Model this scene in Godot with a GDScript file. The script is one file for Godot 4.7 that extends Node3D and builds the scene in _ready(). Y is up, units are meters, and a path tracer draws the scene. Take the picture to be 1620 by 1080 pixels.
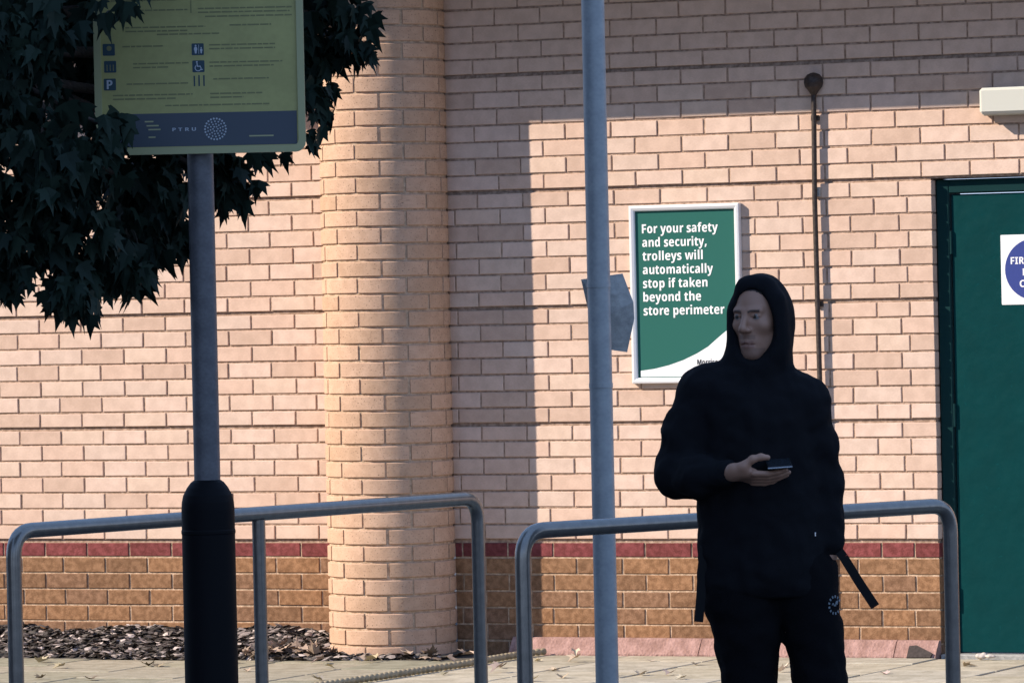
extends Node3D
# A shopfront wall of pale brick seen across a shaded forecourt. y up, metres.
# The wall face lies in the plane z = 0, x runs along it, the ground is y = 0.

# ---------------------------------------------------------------- mesh helper
class MB:
	var v := PackedVector3Array()
	var n := PackedVector3Array()
	var c := PackedColorArray()
	var col := Color(1, 1, 1)
	func t3(a: Vector3, b: Vector3, d: Vector3, na: Vector3, nb: Vector3, nd: Vector3) -> void:
		if (b - a).cross(d - a).dot(na + nb + nd) > 0.0:
			v.append(a); v.append(d); v.append(b)
			n.append(na); n.append(nd); n.append(nb)
		else:
			v.append(a); v.append(b); v.append(d)
			n.append(na); n.append(nb); n.append(nd)
		c.append(col); c.append(col); c.append(col)
	func tri(a: Vector3, b: Vector3, d: Vector3, nn: Vector3) -> void:
		t3(a, b, d, nn, nn, nn)
	func quad(a: Vector3, b: Vector3, d: Vector3, e: Vector3, out: Vector3) -> void:
		var nn := (b - a).cross(d - a)
		if nn.length() < 1e-12:
			nn = (d - a).cross(e - a)
		nn = nn.normalized()
		if nn.dot(out) < 0.0:
			nn = -nn
		t3(a, b, d, nn, nn, nn)
		t3(a, d, e, nn, nn, nn)
	# box between two corners; faces chamfered by bv
	func box(lo: Vector3, hi: Vector3, bv := 0.0) -> void:
		hull(Transform3D.IDENTITY, lo, hi, bv)
	func hull(t: Transform3D, lo: Vector3, hi: Vector3, bv := 0.0) -> void:
		var m := (lo + hi) * 0.5
		var h := (hi - lo) * 0.5
		bv = minf(bv, minf(h.x, minf(h.y, h.z)) * 0.9)
		for ax in 3:
			var u := (ax + 1) % 3
			var w := (ax + 2) % 3
			for s in [-1.0, 1.0]:
				var p: Array = []
				for k in [[-1, -1], [1, -1], [1, 1], [-1, 1]]:
					var q := Vector3.ZERO
					q[ax] = s * h[ax]
					q[u] = k[0] * (h[u] - bv)
					q[w] = k[1] * (h[w] - bv)
					p.append(t * (m + q))
				var o := Vector3.ZERO
				o[ax] = s
				quad(p[0], p[1], p[2], p[3], t.basis * o)
			if bv > 0.0:
				for s1 in [-1.0, 1.0]:
					for s2 in [-1.0, 1.0]:
						var p2: Array = []
						for e in [-1.0, 1.0]:
							var q1 := Vector3.ZERO
							q1[ax] = e * (h[ax] - bv); q1[u] = s1 * h[u]; q1[w] = s2 * (h[w] - bv)
							var q2 := Vector3.ZERO
							q2[ax] = e * (h[ax] - bv); q2[u] = s1 * (h[u] - bv); q2[w] = s2 * h[w]
							p2.append(t * (m + q1)); p2.append(t * (m + q2))
						var o2 := Vector3.ZERO
						o2[u] = s1; o2[w] = s2
						quad(p2[0], p2[1], p2[3], p2[2], t.basis * o2)
		if bv > 0.0:
			for sx in [-1.0, 1.0]:
				for sy in [-1.0, 1.0]:
					for sz in [-1.0, 1.0]:
						var a := m + Vector3(sx * h.x, sy * (h.y - bv), sz * (h.z - bv))
						var b := m + Vector3(sx * (h.x - bv), sy * h.y, sz * (h.z - bv))
						var d := m + Vector3(sx * (h.x - bv), sy * (h.y - bv), sz * h.z)
						tri(t * a, t * b, t * d, (t.basis * Vector3(sx, sy, sz)).normalized())
	# tube through points with a radius at each
	func tube(p: Array, r: Array, sides := 12, caps := true) -> void:
		var rings: Array = []
		var nrm: Array = []
		var up := Vector3(0.13, 0.31, 0.94)
		for i in p.size():
			var d: Vector3
			if i == 0: d = p[1] - p[0]
			elif i == p.size() - 1: d = p[i] - p[i - 1]
			else: d = (p[i] - p[i - 1]).normalized() + (p[i + 1] - p[i]).normalized()
			d = d.normalized()
			if i == 0 and absf(d.dot(up)) > 0.9: up = Vector3(1, 0, 0.1)
			var x := (up - d * up.dot(d)).normalized()
			var y := d.cross(x)
			up = x
			var rg := PackedVector3Array()
			var ng := PackedVector3Array()
			for k in sides:
				var a := TAU * k / sides
				var o := x * cos(a) + y * sin(a)
				ng.append(o)
				rg.append(p[i] + o * r[mini(i, r.size() - 1)])
			rings.append(rg); nrm.append(ng)
		for i in p.size() - 1:
			for k in sides:
				var k2 := (k + 1) % sides
				t3(rings[i][k], rings[i + 1][k], rings[i + 1][k2], nrm[i][k], nrm[i + 1][k], nrm[i + 1][k2])
				t3(rings[i][k], rings[i + 1][k2], rings[i][k2], nrm[i][k], nrm[i + 1][k2], nrm[i][k2])
		if caps:
			for e in [0, p.size() - 1]:
				var d2: Vector3 = (p[0] - p[1]).normalized() if e == 0 else (p[e] - p[e - 1]).normalized()
				for k in sides:
					tri(p[e], rings[e][k], rings[e][(k + 1) % sides], d2)
	# solid of revolution round a vertical axis: profile of Vector2(radius, height)
	func lathe(at: Vector3, prof: Array, sides := 24) -> void:
		for i in prof.size() - 1:
			var a: Vector2 = prof[i]
			var b: Vector2 = prof[i + 1]
			var e := (b - a).normalized()
			var pn := Vector2(e.y, -e.x)
			for k in sides:
				var t0 := TAU * k / sides
				var t1 := TAU * (k + 1) / sides
				var d0 := Vector3(cos(t0), 0, sin(t0))
				var d1 := Vector3(cos(t1), 0, sin(t1))
				var n0 := (d0 * pn.x + Vector3.UP * pn.y).normalized()
				var n1 := (d1 * pn.x + Vector3.UP * pn.y).normalized()
				var p00 := at + d0 * a.x + Vector3.UP * a.y
				var p01 := at + d1 * a.x + Vector3.UP * a.y
				var p10 := at + d0 * b.x + Vector3.UP * b.y
				var p11 := at + d1 * b.x + Vector3.UP * b.y
				if b.x > 1e-6: t3(p00, p10, p11, n0, n0, n1)
				if a.x > 1e-6: t3(p00, p11, p01, n0, n1, n1)
	# flat polygon (x, y) pushed from z0 to z1, facing +z
	func plate(poly: PackedVector2Array, z0: float, z1: float) -> void:
		var ix := Geometry2D.triangulate_polygon(poly)
		for i in range(0, ix.size(), 3):
			var a := poly[ix[i]]; var b := poly[ix[i + 1]]; var d := poly[ix[i + 2]]
			tri(Vector3(a.x, a.y, z1), Vector3(b.x, b.y, z1), Vector3(d.x, d.y, z1), Vector3.BACK)
			tri(Vector3(a.x, a.y, z0), Vector3(b.x, b.y, z0), Vector3(d.x, d.y, z0), Vector3.FORWARD)
		var cw := Geometry2D.is_polygon_clockwise(poly)
		for i in poly.size():
			var a := poly[i]; var b := poly[(i + 1) % poly.size()]
			var o := Vector3(b.y - a.y, a.x - b.x, 0) * (-1.0 if cw else 1.0)
			quad(Vector3(a.x, a.y, z0), Vector3(b.x, b.y, z0), Vector3(b.x, b.y, z1), Vector3(a.x, a.y, z1), o)
	func done() -> ArrayMesh:
		var arr := []
		arr.resize(Mesh.ARRAY_MAX)
		arr[Mesh.ARRAY_VERTEX] = v
		arr[Mesh.ARRAY_NORMAL] = n
		arr[Mesh.ARRAY_COLOR] = c
		var m := ArrayMesh.new()
		m.add_surface_from_arrays(Mesh.PRIMITIVE_TRIANGLES, arr)
		return m

# ---------------------------------------------------------------- signed fields
class Field:
	# blended tapered capsules and ellipsoids on a grid, meshed as surface nets
	var prims: Array = []
	func cap(a: Vector3, ra: float, b: Vector3, rb: float, k := 0.03, sub := false) -> void:
		prims.append([0, a, ra, b, rb, k, sub])
	func chain(pts: Array, k := 0.02) -> void:
		for i in pts.size() - 1:
			cap(pts[i][0], pts[i][1], pts[i + 1][0], pts[i + 1][1], k)
	func ell(o: Vector3, r: Vector3, k := 0.02, sub := false, rot := Basis.IDENTITY) -> void:
		prims.append([1, o, r, rot.inverse(), 0.0, k, sub])
	static func dist(p: Vector3, q: Array) -> float:
		if q[0] == 0:
			var ba: Vector3 = q[3] - q[1]
			var h := clampf((p - q[1]).dot(ba) / maxf(ba.length_squared(), 1e-9), 0.0, 1.0)
			return p.distance_to(q[1] + ba * h) - lerpf(q[2], q[4], h)
		var e: Vector3 = q[3] * (p - q[1])
		var r: Vector3 = q[2]
		var k0 := (e / r).length()
		var k1 := (e / (r * r)).length()
		return k0 * (k0 - 1.0) / maxf(k1, 1e-6)
	static func blend(f: float, d: float, k: float, sub: bool) -> float:
		if sub:
			d = -d
			var h2 := maxf(k - absf(f - d), 0.0) / k
			return maxf(f, d) + h2 * h2 * k * 0.25
		var h := maxf(k - absf(f - d), 0.0) / k
		return minf(f, d) - h * h * k * 0.25
	func at(p: Vector3) -> float:
		var f := 9.0
		for q in prims:
			f = blend(f, dist(p, q), q[5], q[6])
		return f
	func bounds(q: Array) -> AABB:
		if q[0] == 0:
			var r := maxf(q[2], q[4])
			return AABB(q[1], Vector3.ZERO).expand(q[3]).grow(r)
		var rr: Vector3 = q[2]
		var m := maxf(rr.x, maxf(rr.y, rr.z))
		return AABB(q[1], Vector3.ZERO).grow(m)
	# floor_y: cut flat below this height. ripple: noise moving the surface, metres
	func mesh_into(mb: MB, cell: float, tint = null, ripple: FastNoiseLite = null, amp := 0.0, floor_y := -9.0, calm_y := 99.0) -> void:
		var bb := AABB()
		var first := true
		for q in prims:
			if q[6]: continue
			bb = bounds(q) if first else bb.merge(bounds(q))
			first = false
		bb = bb.grow(cell * 3.0)
		var lo := bb.position
		var nx := int(bb.size.x / cell) + 2
		var ny := int(bb.size.y / cell) + 2
		var nz := int(bb.size.z / cell) + 2
		var f := PackedFloat32Array()
		f.resize(nx * ny * nz)
		f.fill(9.0)
		for q in prims:
			var b := bounds(q).grow(cell * 2.5 + float(q[5]))
			var i0 := clampi(int((b.position.x - lo.x) / cell), 0, nx - 1)
			var i1 := clampi(int((b.end.x - lo.x) / cell) + 1, 0, nx - 1)
			var j0 := clampi(int((b.position.y - lo.y) / cell), 0, ny - 1)
			var j1 := clampi(int((b.end.y - lo.y) / cell) + 1, 0, ny - 1)
			var k0 := clampi(int((b.position.z - lo.z) / cell), 0, nz - 1)
			var k1 := clampi(int((b.end.z - lo.z) / cell) + 1, 0, nz - 1)
			var kk: float = q[5]
			var sub: bool = q[6]
			for k in range(k0, k1 + 1):
				for j in range(j0, j1 + 1):
					var row := (k * ny + j) * nx
					for i in range(i0, i1 + 1):
						f[row + i] = blend(f[row + i], dist(lo + Vector3(i, j, k) * cell, q), kk, sub)
		if ripple or floor_y > -8.0:
			for k in nz:
				for j in ny:
					var row2 := (k * ny + j) * nx
					for i in nx:
						var g := f[row2 + i]
						if g > 0.1: continue
						var p := lo + Vector3(i, j, k) * cell
						if ripple: g += ripple.get_noise_3dv(p) * amp * clampf((calm_y - p.y) * 10.0, 0.2, 1.0)
						f[row2 + i] = maxf(g, floor_y - p.y)
		var id := PackedInt32Array()
		id.resize(nx * ny * nz)
		id.fill(-1)
		var vs := PackedVector3Array()
		var off := [0, 1, nx, nx + 1, nx * ny, nx * ny + 1, nx * ny + nx, nx * ny + nx + 1]
		var edges := [[0, 1], [2, 3], [4, 5], [6, 7], [0, 2], [1, 3], [4, 6], [5, 7], [0, 4], [1, 5], [2, 6], [3, 7]]
		var cor := [Vector3(0, 0, 0), Vector3(1, 0, 0), Vector3(0, 1, 0), Vector3(1, 1, 0), Vector3(0, 0, 1), Vector3(1, 0, 1), Vector3(0, 1, 1), Vector3(1, 1, 1)]
		for k in nz - 1:
			for j in ny - 1:
				for i in nx - 1:
					var o := (k * ny + j) * nx + i
					if absf(f[o]) > cell * 2.5: continue
					var inside := 0
					for e in 8:
						if f[o + off[e]] < 0.0: inside += 1
					if inside == 0 or inside == 8: continue
					var s := Vector3.ZERO
					var cnt := 0
					for e in edges:
						var fa := f[o + off[e[0]]]
						var fb := f[o + off[e[1]]]
						if (fa < 0.0) != (fb < 0.0):
							s += cor[e[0]].lerp(cor[e[1]], fa / (fa - fb))
							cnt += 1
					id[o] = vs.size()
					vs.append(lo + (Vector3(i, j, k) + s / cnt) * cell)
		var quads: Array = []
		var ns := PackedVector3Array()
		ns.resize(vs.size())
		for k in range(1, nz - 1):
			for j in range(1, ny - 1):
				for i in range(1, nx - 1):
					var o := (k * ny + j) * nx + i
					var fo := f[o]
					if absf(fo) > cell * 2.5: continue
					for ax in 3:
						var st: int = [1, nx, nx * ny][ax]
						var fn := f[o + st]
						if (fo < 0.0) == (fn < 0.0): continue
						var u: int = [nx, nx * ny, 1][ax]
						var w: int = [nx * ny, 1, nx][ax]
						var a := id[o]; var b := id[o - u]; var d := id[o - u - w]; var e := id[o - w]
						if a < 0 or b < 0 or d < 0 or e < 0: continue
						var out := Vector3.ZERO
						out[ax] = 1.0 if fo < 0.0 else -1.0
						var nn := (vs[d] - vs[a]).cross(vs[e] - vs[b])
						if nn.dot(out) < 0.0: nn = -nn
						ns[a] += nn; ns[b] += nn; ns[d] += nn; ns[e] += nn
						quads.append([a, b, d, e])
		var cs := PackedColorArray()
		cs.resize(vs.size())
		for i in vs.size():
			ns[i] = ns[i].normalized()
			cs[i] = tint.call(vs[i]) if tint != null else Color(1, 1, 1)
		for q in quads:
			for t in [[0, 1, 2], [0, 2, 3]]:
				var a: int = q[t[0]]; var b: int = q[t[1]]; var d: int = q[t[2]]
				if (vs[b] - vs[a]).cross(vs[d] - vs[a]).dot(ns[a] + ns[b] + ns[d]) > 0.0:
					var h := b; b = d; d = h
				for x in [a, b, d]:
					mb.v.append(vs[x]); mb.n.append(ns[x]); mb.c.append(cs[x])

# ---------------------------------------------------------------- scene helpers
var rng := RandomNumberGenerator.new()
var taken := {}

func numbered(called: String) -> String:
	var k: int = taken.get(called, 0)
	taken[called] = k + 1
	return called if k == 0 else "%s_%03d" % [called, k]

func tag(o: Node, label: String, category: String, group := "") -> void:
	o.set_meta("label", label)
	o.set_meta("category", category)
	if group: o.set_meta("group", group)

func thing(called: String, label: String, category: String, at := Vector3.ZERO, turn := 0.0, group := "") -> Node3D:
	var o := Node3D.new()
	o.name = numbered(called)
	add_child(o)
	o.position = at
	o.rotation.y = turn
	tag(o, label, category, group)
	return o

func put(called: String, mesh: Mesh, m: Material, parent: Node, at := Vector3.ZERO) -> MeshInstance3D:
	var o := MeshInstance3D.new()
	o.mesh = mesh
	o.material_override = m
	o.position = at
	if parent == self:
		o.name = numbered(called)
		add_child(o)
	else:
		o.name = called
		parent.add_child(o, true)
	return o

# each numbered piece of a parent
func piece(called: String, k: int, mesh: Mesh, m: Material, parent: Node, at := Vector3.ZERO, turn := 0.0) -> MeshInstance3D:
	var o := MeshInstance3D.new()
	o.mesh = mesh
	o.material_override = m
	o.position = at
	o.rotation.y = turn
	o.name = called if k == 0 else "%s_%03d" % [called, k]
	parent.add_child(o)
	return o

func setting(called: String, mesh: Mesh, m: Material, at := Vector3.ZERO) -> MeshInstance3D:
	var o := put(called, mesh, m, self, at)
	o.set_meta("kind", "structure")
	return o

func lin(r: float, g: float, b: float) -> Color:
	return Color(r, g, b).linear_to_srgb()

# tileable noise turned into a picture that multiplies the base colour
func grain(seed_: int, size: int, freq: float, low: Color, high: Color, specks := 0.0, streak := 1.0) -> ImageTexture:
	var f := FastNoiseLite.new()
	f.seed = seed_; f.frequency = freq; f.fractal_octaves = 4
	f.noise_type = FastNoiseLite.TYPE_SIMPLEX_SMOOTH
	var a := f.get_seamless_image(size, size)
	f.seed = seed_ + 7; f.frequency = freq * 6.0
	var b := f.get_seamless_image(size, size)
	f.seed = seed_ + 13; f.frequency = 0.09; f.fractal_octaves = 2
	var s := f.get_seamless_image(size, size)
	var im := Image.create(size, size, false, Image.FORMAT_RGB8)
	for y in size:
		for x in size:
			var t := a.get_pixel(x, y).r * 0.6 + b.get_pixel(x, int(y * streak) % size).r * 0.4
			var col := low.lerp(high, smoothstep(0.2, 0.8, t))
			if specks > 0.0 and s.get_pixel(x, y).r > 1.0 - specks:
				col = col * 0.45
			im.set_pixel(x, y, col)
	im.generate_mipmaps()
	return ImageTexture.create_from_image(im)

# even paint (about half as bright as the base colour) with sparse pale scuffs and short scratches
func scuffed() -> ImageTexture:
	var im := Image.create(512, 512, false, Image.FORMAT_RGB8)
	var r := RandomNumberGenerator.new()
	r.seed = 71
	var f := FastNoiseLite.new()
	f.seed = 5; f.frequency = 0.01; f.fractal_octaves = 4
	var a := f.get_seamless_image(512, 512)
	for y in 512:
		for x in 512:
			var t := 0.70 + 0.06 * a.get_pixel(x, y).r
			im.set_pixel(x, y, Color(t, t, t))
	for k in 90:
		var p := Vector2(r.randf() * 512.0, r.randf() * 512.0)
		var d := Vector2.from_angle(r.randf() * TAU)
		for q in r.randi_range(1, 9):
			var g := r.randf_range(0.8, 1.0)
			im.set_pixel(int(p.x) & 511, int(p.y) & 511, Color(1.0, g, g))
			p += d
	return ImageTexture.create_from_image(im)

func bumps(seed_: int, size: int, freq: float, strength: float) -> ImageTexture:
	var f := FastNoiseLite.new()
	f.seed = seed_; f.frequency = freq; f.fractal_octaves = 4
	var a := f.get_seamless_image(size, size)
	a.convert(Image.FORMAT_RGBA8)
	a.bump_map_to_normal_map(strength)
	return ImageTexture.create_from_image(a)

func paint(base: Color, rough := 0.8, metal := 0.0, tex: Texture2D = null, scale := 1.0, nrm: Texture2D = null, nstr := 0.5, shift := 0.0) -> StandardMaterial3D:
	var m := StandardMaterial3D.new()
	m.albedo_color = base
	m.roughness = rough
	m.metallic = metal
	if tex or nrm:
		m.uv1_triplanar = true
		m.uv1_world_triplanar = true
		m.uv1_scale = Vector3.ONE * scale
		m.uv1_offset = Vector3.ONE * shift
	if tex: m.albedo_texture = tex
	if nrm:
		m.normal_enabled = true
		m.normal_texture = nrm
		m.normal_scale = nstr
	return m

func text_mesh(words: String, cap: float, bold := true, depth := 0.0012) -> TextMesh:
	var f := SystemFont.new()
	f.font_names = PackedStringArray(["Droid Sans"])
	f.font_weight = 700 if bold else 400
	var t := TextMesh.new()
	t.font = f
	t.text = words
	t.font_size = 64
	t.pixel_size = cap / (0.714 * 64.0)
	t.depth = depth
	t.horizontal_alignment = HORIZONTAL_ALIGNMENT_LEFT
	t.vertical_alignment = VERTICAL_ALIGNMENT_BOTTOM
	return t

# text whose left end of the baseline stands at `at`; scaled to the given width
func lettering(words: String, cap: float, width: float, at: Vector3, m: Material, parent: Node, called := "lettering", bold := true) -> MeshInstance3D:
	var t := text_mesh(words, cap, bold)
	var o := put(called, t, m, parent)
	var bb := t.get_aabb()
	var k := width / maxf(bb.size.x, 1e-4) if width > 0.0 else 1.0
	o.scale = Vector3(k, 1, 1)
	var probe := text_mesh("H", cap, bold)
	o.position = at - Vector3(bb.position.x * k, probe.get_aabb().position.y, 0)
	return o

func rounded(w: float, h: float, r: float, c := Vector2.ZERO) -> PackedVector2Array:
	var p := PackedVector2Array()
	for q in 4:
		var o: Vector2 = c + Vector2([1, -1, -1, 1][q] * (w * 0.5 - r), [1, 1, -1, -1][q] * (h * 0.5 - r))
		for k in 6:
			var a := PI * 0.5 * (q + k / 5.0)
			p.append(o + Vector2(cos(a), sin(a)) * r)
	return p

func ring(mb: MB, outer: PackedVector2Array, inner: PackedVector2Array, z0: float, z1: float) -> void:
	for i in outer.size():
		var j := (i + 1) % outer.size()
		var a := outer[i]; var b := outer[j]; var c := inner[i]; var d := inner[j]
		mb.quad(Vector3(a.x, a.y, z1), Vector3(b.x, b.y, z1), Vector3(d.x, d.y, z1), Vector3(c.x, c.y, z1), Vector3.BACK)
		mb.quad(Vector3(a.x, a.y, z0), Vector3(b.x, b.y, z0), Vector3(d.x, d.y, z0), Vector3(c.x, c.y, z0), Vector3.FORWARD)
		var o := Vector3(b.y - a.y, a.x - b.x, 0)
		mb.quad(Vector3(a.x, a.y, z0), Vector3(b.x, b.y, z0), Vector3(b.x, b.y, z1), Vector3(a.x, a.y, z1), o)
		mb.quad(Vector3(c.x, c.y, z0), Vector3(d.x, d.y, z0), Vector3(d.x, d.y, z1), Vector3(c.x, c.y, z1), -o)

# ---------------------------------------------------------------- materials
var M := {}

func make_materials() -> void:
	var clay := grain(3, 512, 0.012, Color(0.93, 0.925, 0.92), Color(1, 1, 1), 0.0, 3.0)
	var pitted := grain(11, 512, 0.012, Color(0.92, 0.91, 0.90), Color(1, 1, 1), 0.17)
	var rough_clay := grain(21, 512, 0.02, Color(0.76, 0.74, 0.72), Color(1, 1, 1), 0.07)
	var clay_bump := bumps(5, 512, 0.06, 3.0)
	var stone := grain(31, 512, 0.012, Color(0.86, 0.855, 0.84), Color(1, 1, 1), 0.10)
	var stone_bump := bumps(33, 512, 0.08, 4.0)
	M.clay_bump = clay_bump
	M.cream = []
	for t in [[0.655, 0.490, 0.395], [0.62, 0.455, 0.362], [0.68, 0.515, 0.425], [0.645, 0.495, 0.408], [0.645, 0.468, 0.372], [0.665, 0.505, 0.405], [0.585, 0.425, 0.335]]:
		M.cream.append(paint(lin(t[0], t[1], t[2]), 0.82, 0.0, clay, 1.7, clay_bump, 0.10, t[0] * 37.0))
	M.round_brick = []
	for t in [[0.56, 0.375, 0.262], [0.515, 0.345, 0.238], [0.585, 0.395, 0.28], [0.545, 0.37, 0.265]]:
		M.round_brick.append(paint(lin(t[0], t[1], t[2]), 0.85, 0.0, pitted, 2.1, clay_bump, 0.14, t[0] * 53.0))
	M.brown = []
	for t in [[0.32, 0.182, 0.102], [0.27, 0.155, 0.090], [0.35, 0.195, 0.106], [0.295, 0.172, 0.106]]:
		M.brown.append(paint(lin(t[0], t[1], t[2]), 0.8, 0.0, rough_clay, 2.3, clay_bump, 0.3, t[0] * 71.0))
	M.red = []
	for t in [[0.235, 0.066, 0.070], [0.255, 0.074, 0.074], [0.215, 0.062, 0.062]]:
		M.red.append(paint(lin(t[0], t[1], t[2]), 0.75, 0.0, rough_clay, 2.3, clay_bump, 0.4, t[0] * 91.0))
	M.mortar = paint(lin(0.50, 0.365, 0.28), 0.95, 0.0, rough_clay, 3.0, stone_bump, 0.6)
	M.mortar_light = paint(lin(0.62, 0.46, 0.33), 0.95, 0.0, rough_clay, 3.0, stone_bump, 0.6)
	M.core = paint(lin(0.25, 0.18, 0.14), 0.95)
	M.kerb = paint(lin(0.42, 0.265, 0.235), 0.85, 0.0, rough_clay, 1.3, stone_bump, 0.6)
	M.slab = []
	for t in [[0.46, 0.42, 0.325], [0.49, 0.445, 0.35], [0.435, 0.40, 0.315], [0.47, 0.435, 0.355]]:
		M.slab.append(paint(lin(t[0], t[1], t[2]), 0.9, 0.0, stone, 0.9, stone_bump, 0.08, t[0] * 41.0))
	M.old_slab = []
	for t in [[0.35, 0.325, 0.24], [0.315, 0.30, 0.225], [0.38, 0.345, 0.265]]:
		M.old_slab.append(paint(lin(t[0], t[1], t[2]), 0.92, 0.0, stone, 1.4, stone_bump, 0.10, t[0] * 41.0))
	M.joint = paint(lin(0.10, 0.09, 0.075), 0.95, 0.0, stone, 2.0)
	M.asphalt = paint(lin(0.055, 0.055, 0.058), 0.9, 0.0, stone, 0.7, stone_bump, 0.8)
	M.hose = paint(lin(0.36, 0.30, 0.20), 0.75, 0.0, stone, 3.0)
	M.steel = paint(lin(0.25, 0.232, 0.208), 0.23, 0.6, grain(41, 256, 0.03, Color(0.88, 0.88, 0.88), Color(1, 1, 1)), 3.0)
	M.post_paint = paint(lin(0.12, 0.12, 0.13), 0.5, 0.1, grain(43, 256, 0.02, Color(0.8, 0.8, 0.8), Color(1, 1, 1)), 3.0)
	M.sleeve = paint(lin(0.0045, 0.0048, 0.006), 0.6)
	M.galvanised = paint(lin(0.34, 0.36, 0.36), 0.45, 0.1, grain(45, 256, 0.02, Color(0.88, 0.89, 0.9), Color(1, 1, 1)), 2.0)
	M.zinc = paint(lin(0.42, 0.41, 0.38), 0.6, 0.1, grain(47, 256, 0.02, Color(0.8, 0.81, 0.82), Color(1, 1, 1), 0.08), 6.0)
	M.pipe = paint(lin(0.06, 0.045, 0.04), 0.6, 0.2, grain(49, 256, 0.04, Color(0.6, 0.55, 0.5), Color(1, 1, 1)), 5.0)
	M.white = paint(lin(0.78, 0.79, 0.80), 0.4, 0.0, grain(51, 256, 0.02, Color(0.9, 0.9, 0.9), Color(1, 1, 1)), 2.0)
	M.alu = paint(lin(0.72, 0.73, 0.75), 0.4, 0.25)
	M.lamp_body = paint(lin(0.50, 0.51, 0.46), 0.5, 0.0, grain(53, 256, 0.02, Color(0.85, 0.86, 0.85), Color(1, 1, 1)), 2.0)
	M.lens = paint(lin(0.54, 0.55, 0.50), 0.25)
	M.sign_green = paint(lin(0.026, 0.120, 0.100), 0.45)
	M.print_white = paint(lin(0.80, 0.81, 0.82), 0.5)
	M.print_black = paint(lin(0.02, 0.02, 0.025), 0.5)
	M.print_blue = paint(lin(0.025, 0.045, 0.22), 0.45)
	M.door_green = paint(lin(0.001, 0.074, 0.080), 0.5, 0.0, scuffed(), 1.0, bumps(57, 256, 0.05, 2.0), 0.15)
	M.door_frame = paint(lin(0.006, 0.03, 0.032), 0.45)
	M.board_yellow = paint(lin(0.36, 0.34, 0.115), 0.5, 0.0, grain(59, 256, 0.01, Color(0.93, 0.93, 0.92), Color(1, 1, 1)), 3.0)
	M.board_frame = paint(lin(0.32, 0.32, 0.16), 0.5)
	M.board_band = paint(lin(0.035, 0.05, 0.07), 0.5)
	M.board_ink = paint(lin(0.17, 0.17, 0.065), 0.6)
	M.board_icon = paint(lin(0.01, 0.04, 0.06), 0.6)
	M.board_pale = paint(lin(0.38, 0.42, 0.46), 0.6)
	M.cloth = paint(lin(0.0075, 0.0078, 0.0095), 0.92, 0.0, null, 8.0, bumps(61, 256, 0.12, 4.0), 0.5)
	M.trouser = paint(lin(0.0045, 0.0045, 0.0055), 0.95, 0.0, null, 8.0, bumps(63, 256, 0.12, 4.0), 0.5)
	M.strap = paint(lin(0.012, 0.012, 0.013), 0.8)
	M.badge = paint(lin(0.12, 0.15, 0.17), 0.7)
	M.skin = paint(Color(1, 1, 1), 0.55)
	M.skin.vertex_color_use_as_albedo = true
	M.hair = paint(lin(0.02, 0.015, 0.012), 0.7)
	M.phone = paint(lin(0.01, 0.011, 0.013), 0.25)
	M.phone_rim = paint(lin(0.65, 0.66, 0.68), 0.25, 0.8)
	M.bark = paint(lin(0.07, 0.055, 0.045), 0.95, 0.0, rough_clay, 3.0, stone_bump, 1.0)
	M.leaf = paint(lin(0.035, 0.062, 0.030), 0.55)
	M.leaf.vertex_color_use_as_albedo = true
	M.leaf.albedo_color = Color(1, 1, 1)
	M.tinted = paint(Color(1, 1, 1), 0.9)
	M.tinted.vertex_color_use_as_albedo = true
	M.block_brick = paint(lin(0.17, 0.10, 0.075), 0.9, 0.0, rough_clay, 0.6)
	M.block_trim = paint(lin(0.35, 0.34, 0.32), 0.85)
	M.glass = paint(lin(0.02, 0.025, 0.03), 0.08)
	for k in ["door_green", "door_frame", "sign_green", "cloth", "trouser", "leaf", "mortar", "mortar_light", "kerb", "sleeve", "strap", "tinted"]: M[k].metallic_specular = 0.2
	for k in ["cream", "round_brick", "brown", "red", "slab", "old_slab"]:
		for m in M[k]: m.metallic_specular = 0.2

# ---------------------------------------------------------------- walls
const COURSE := 0.075
const CREAM_FOOT := 0.5055
const COL_X := -0.558
const COL_Z := 0.14
const COL_R := 0.29
const DOOR_X0 := 2.02
const DOOR_X1 := 3.06
const DOOR_TOP := 2.08
const WALL_TOP := 3.255
var brick_cache := {}

# a brick with softened front arrises; its origin is the middle of its front face
func brick_mesh(w: float, h: float, variant: int) -> ArrayMesh:
	var key := "%d_%d_%d" % [roundi(w * 1000.0), roundi(h * 1000.0), variant]
	if brick_cache.has(key): return brick_cache[key]
	var r := RandomNumberGenerator.new()
	r.seed = hash(key)
	var b := 0.0022
	var d := 0.05
	var x := w * 0.5
	var y := h * 0.5
	var mb := MB.new()
	var o := []
	var i := []
	for s in [[-1, -1], [1, -1], [1, 1], [-1, 1]]:
		var jx := r.randf_range(-0.0012, 0.0006)
		var jy := r.randf_range(-0.0012, 0.0006)
		o.append(Vector3(s[0] * (x + jx), s[1] * (y + jy), -b * 1.4))
		i.append(Vector3(s[0] * (x + jx - b), s[1] * (y + jy - b), r.randf_range(-0.0006, 0.0006)))
	mb.quad(i[0], i[1], i[2], i[3], Vector3.BACK)
	for k in 4:
		var k2 := (k + 1) % 4
		var out: Vector3 = [Vector3.DOWN, Vector3.RIGHT, Vector3.UP, Vector3.LEFT][k]
		mb.quad(o[k], o[k2], i[k2], i[k], out + Vector3.BACK)
		var back := Vector3(0, 0, -d)
		var p0 := Vector3(o[k].x, o[k].y, -d)
		var p1 := Vector3(o[k2].x, o[k2].y, -d)
		mb.quad(o[k], o[k2], p1, p0, out)
	brick_cache[key] = mb.done()
	return brick_cache[key]

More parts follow.
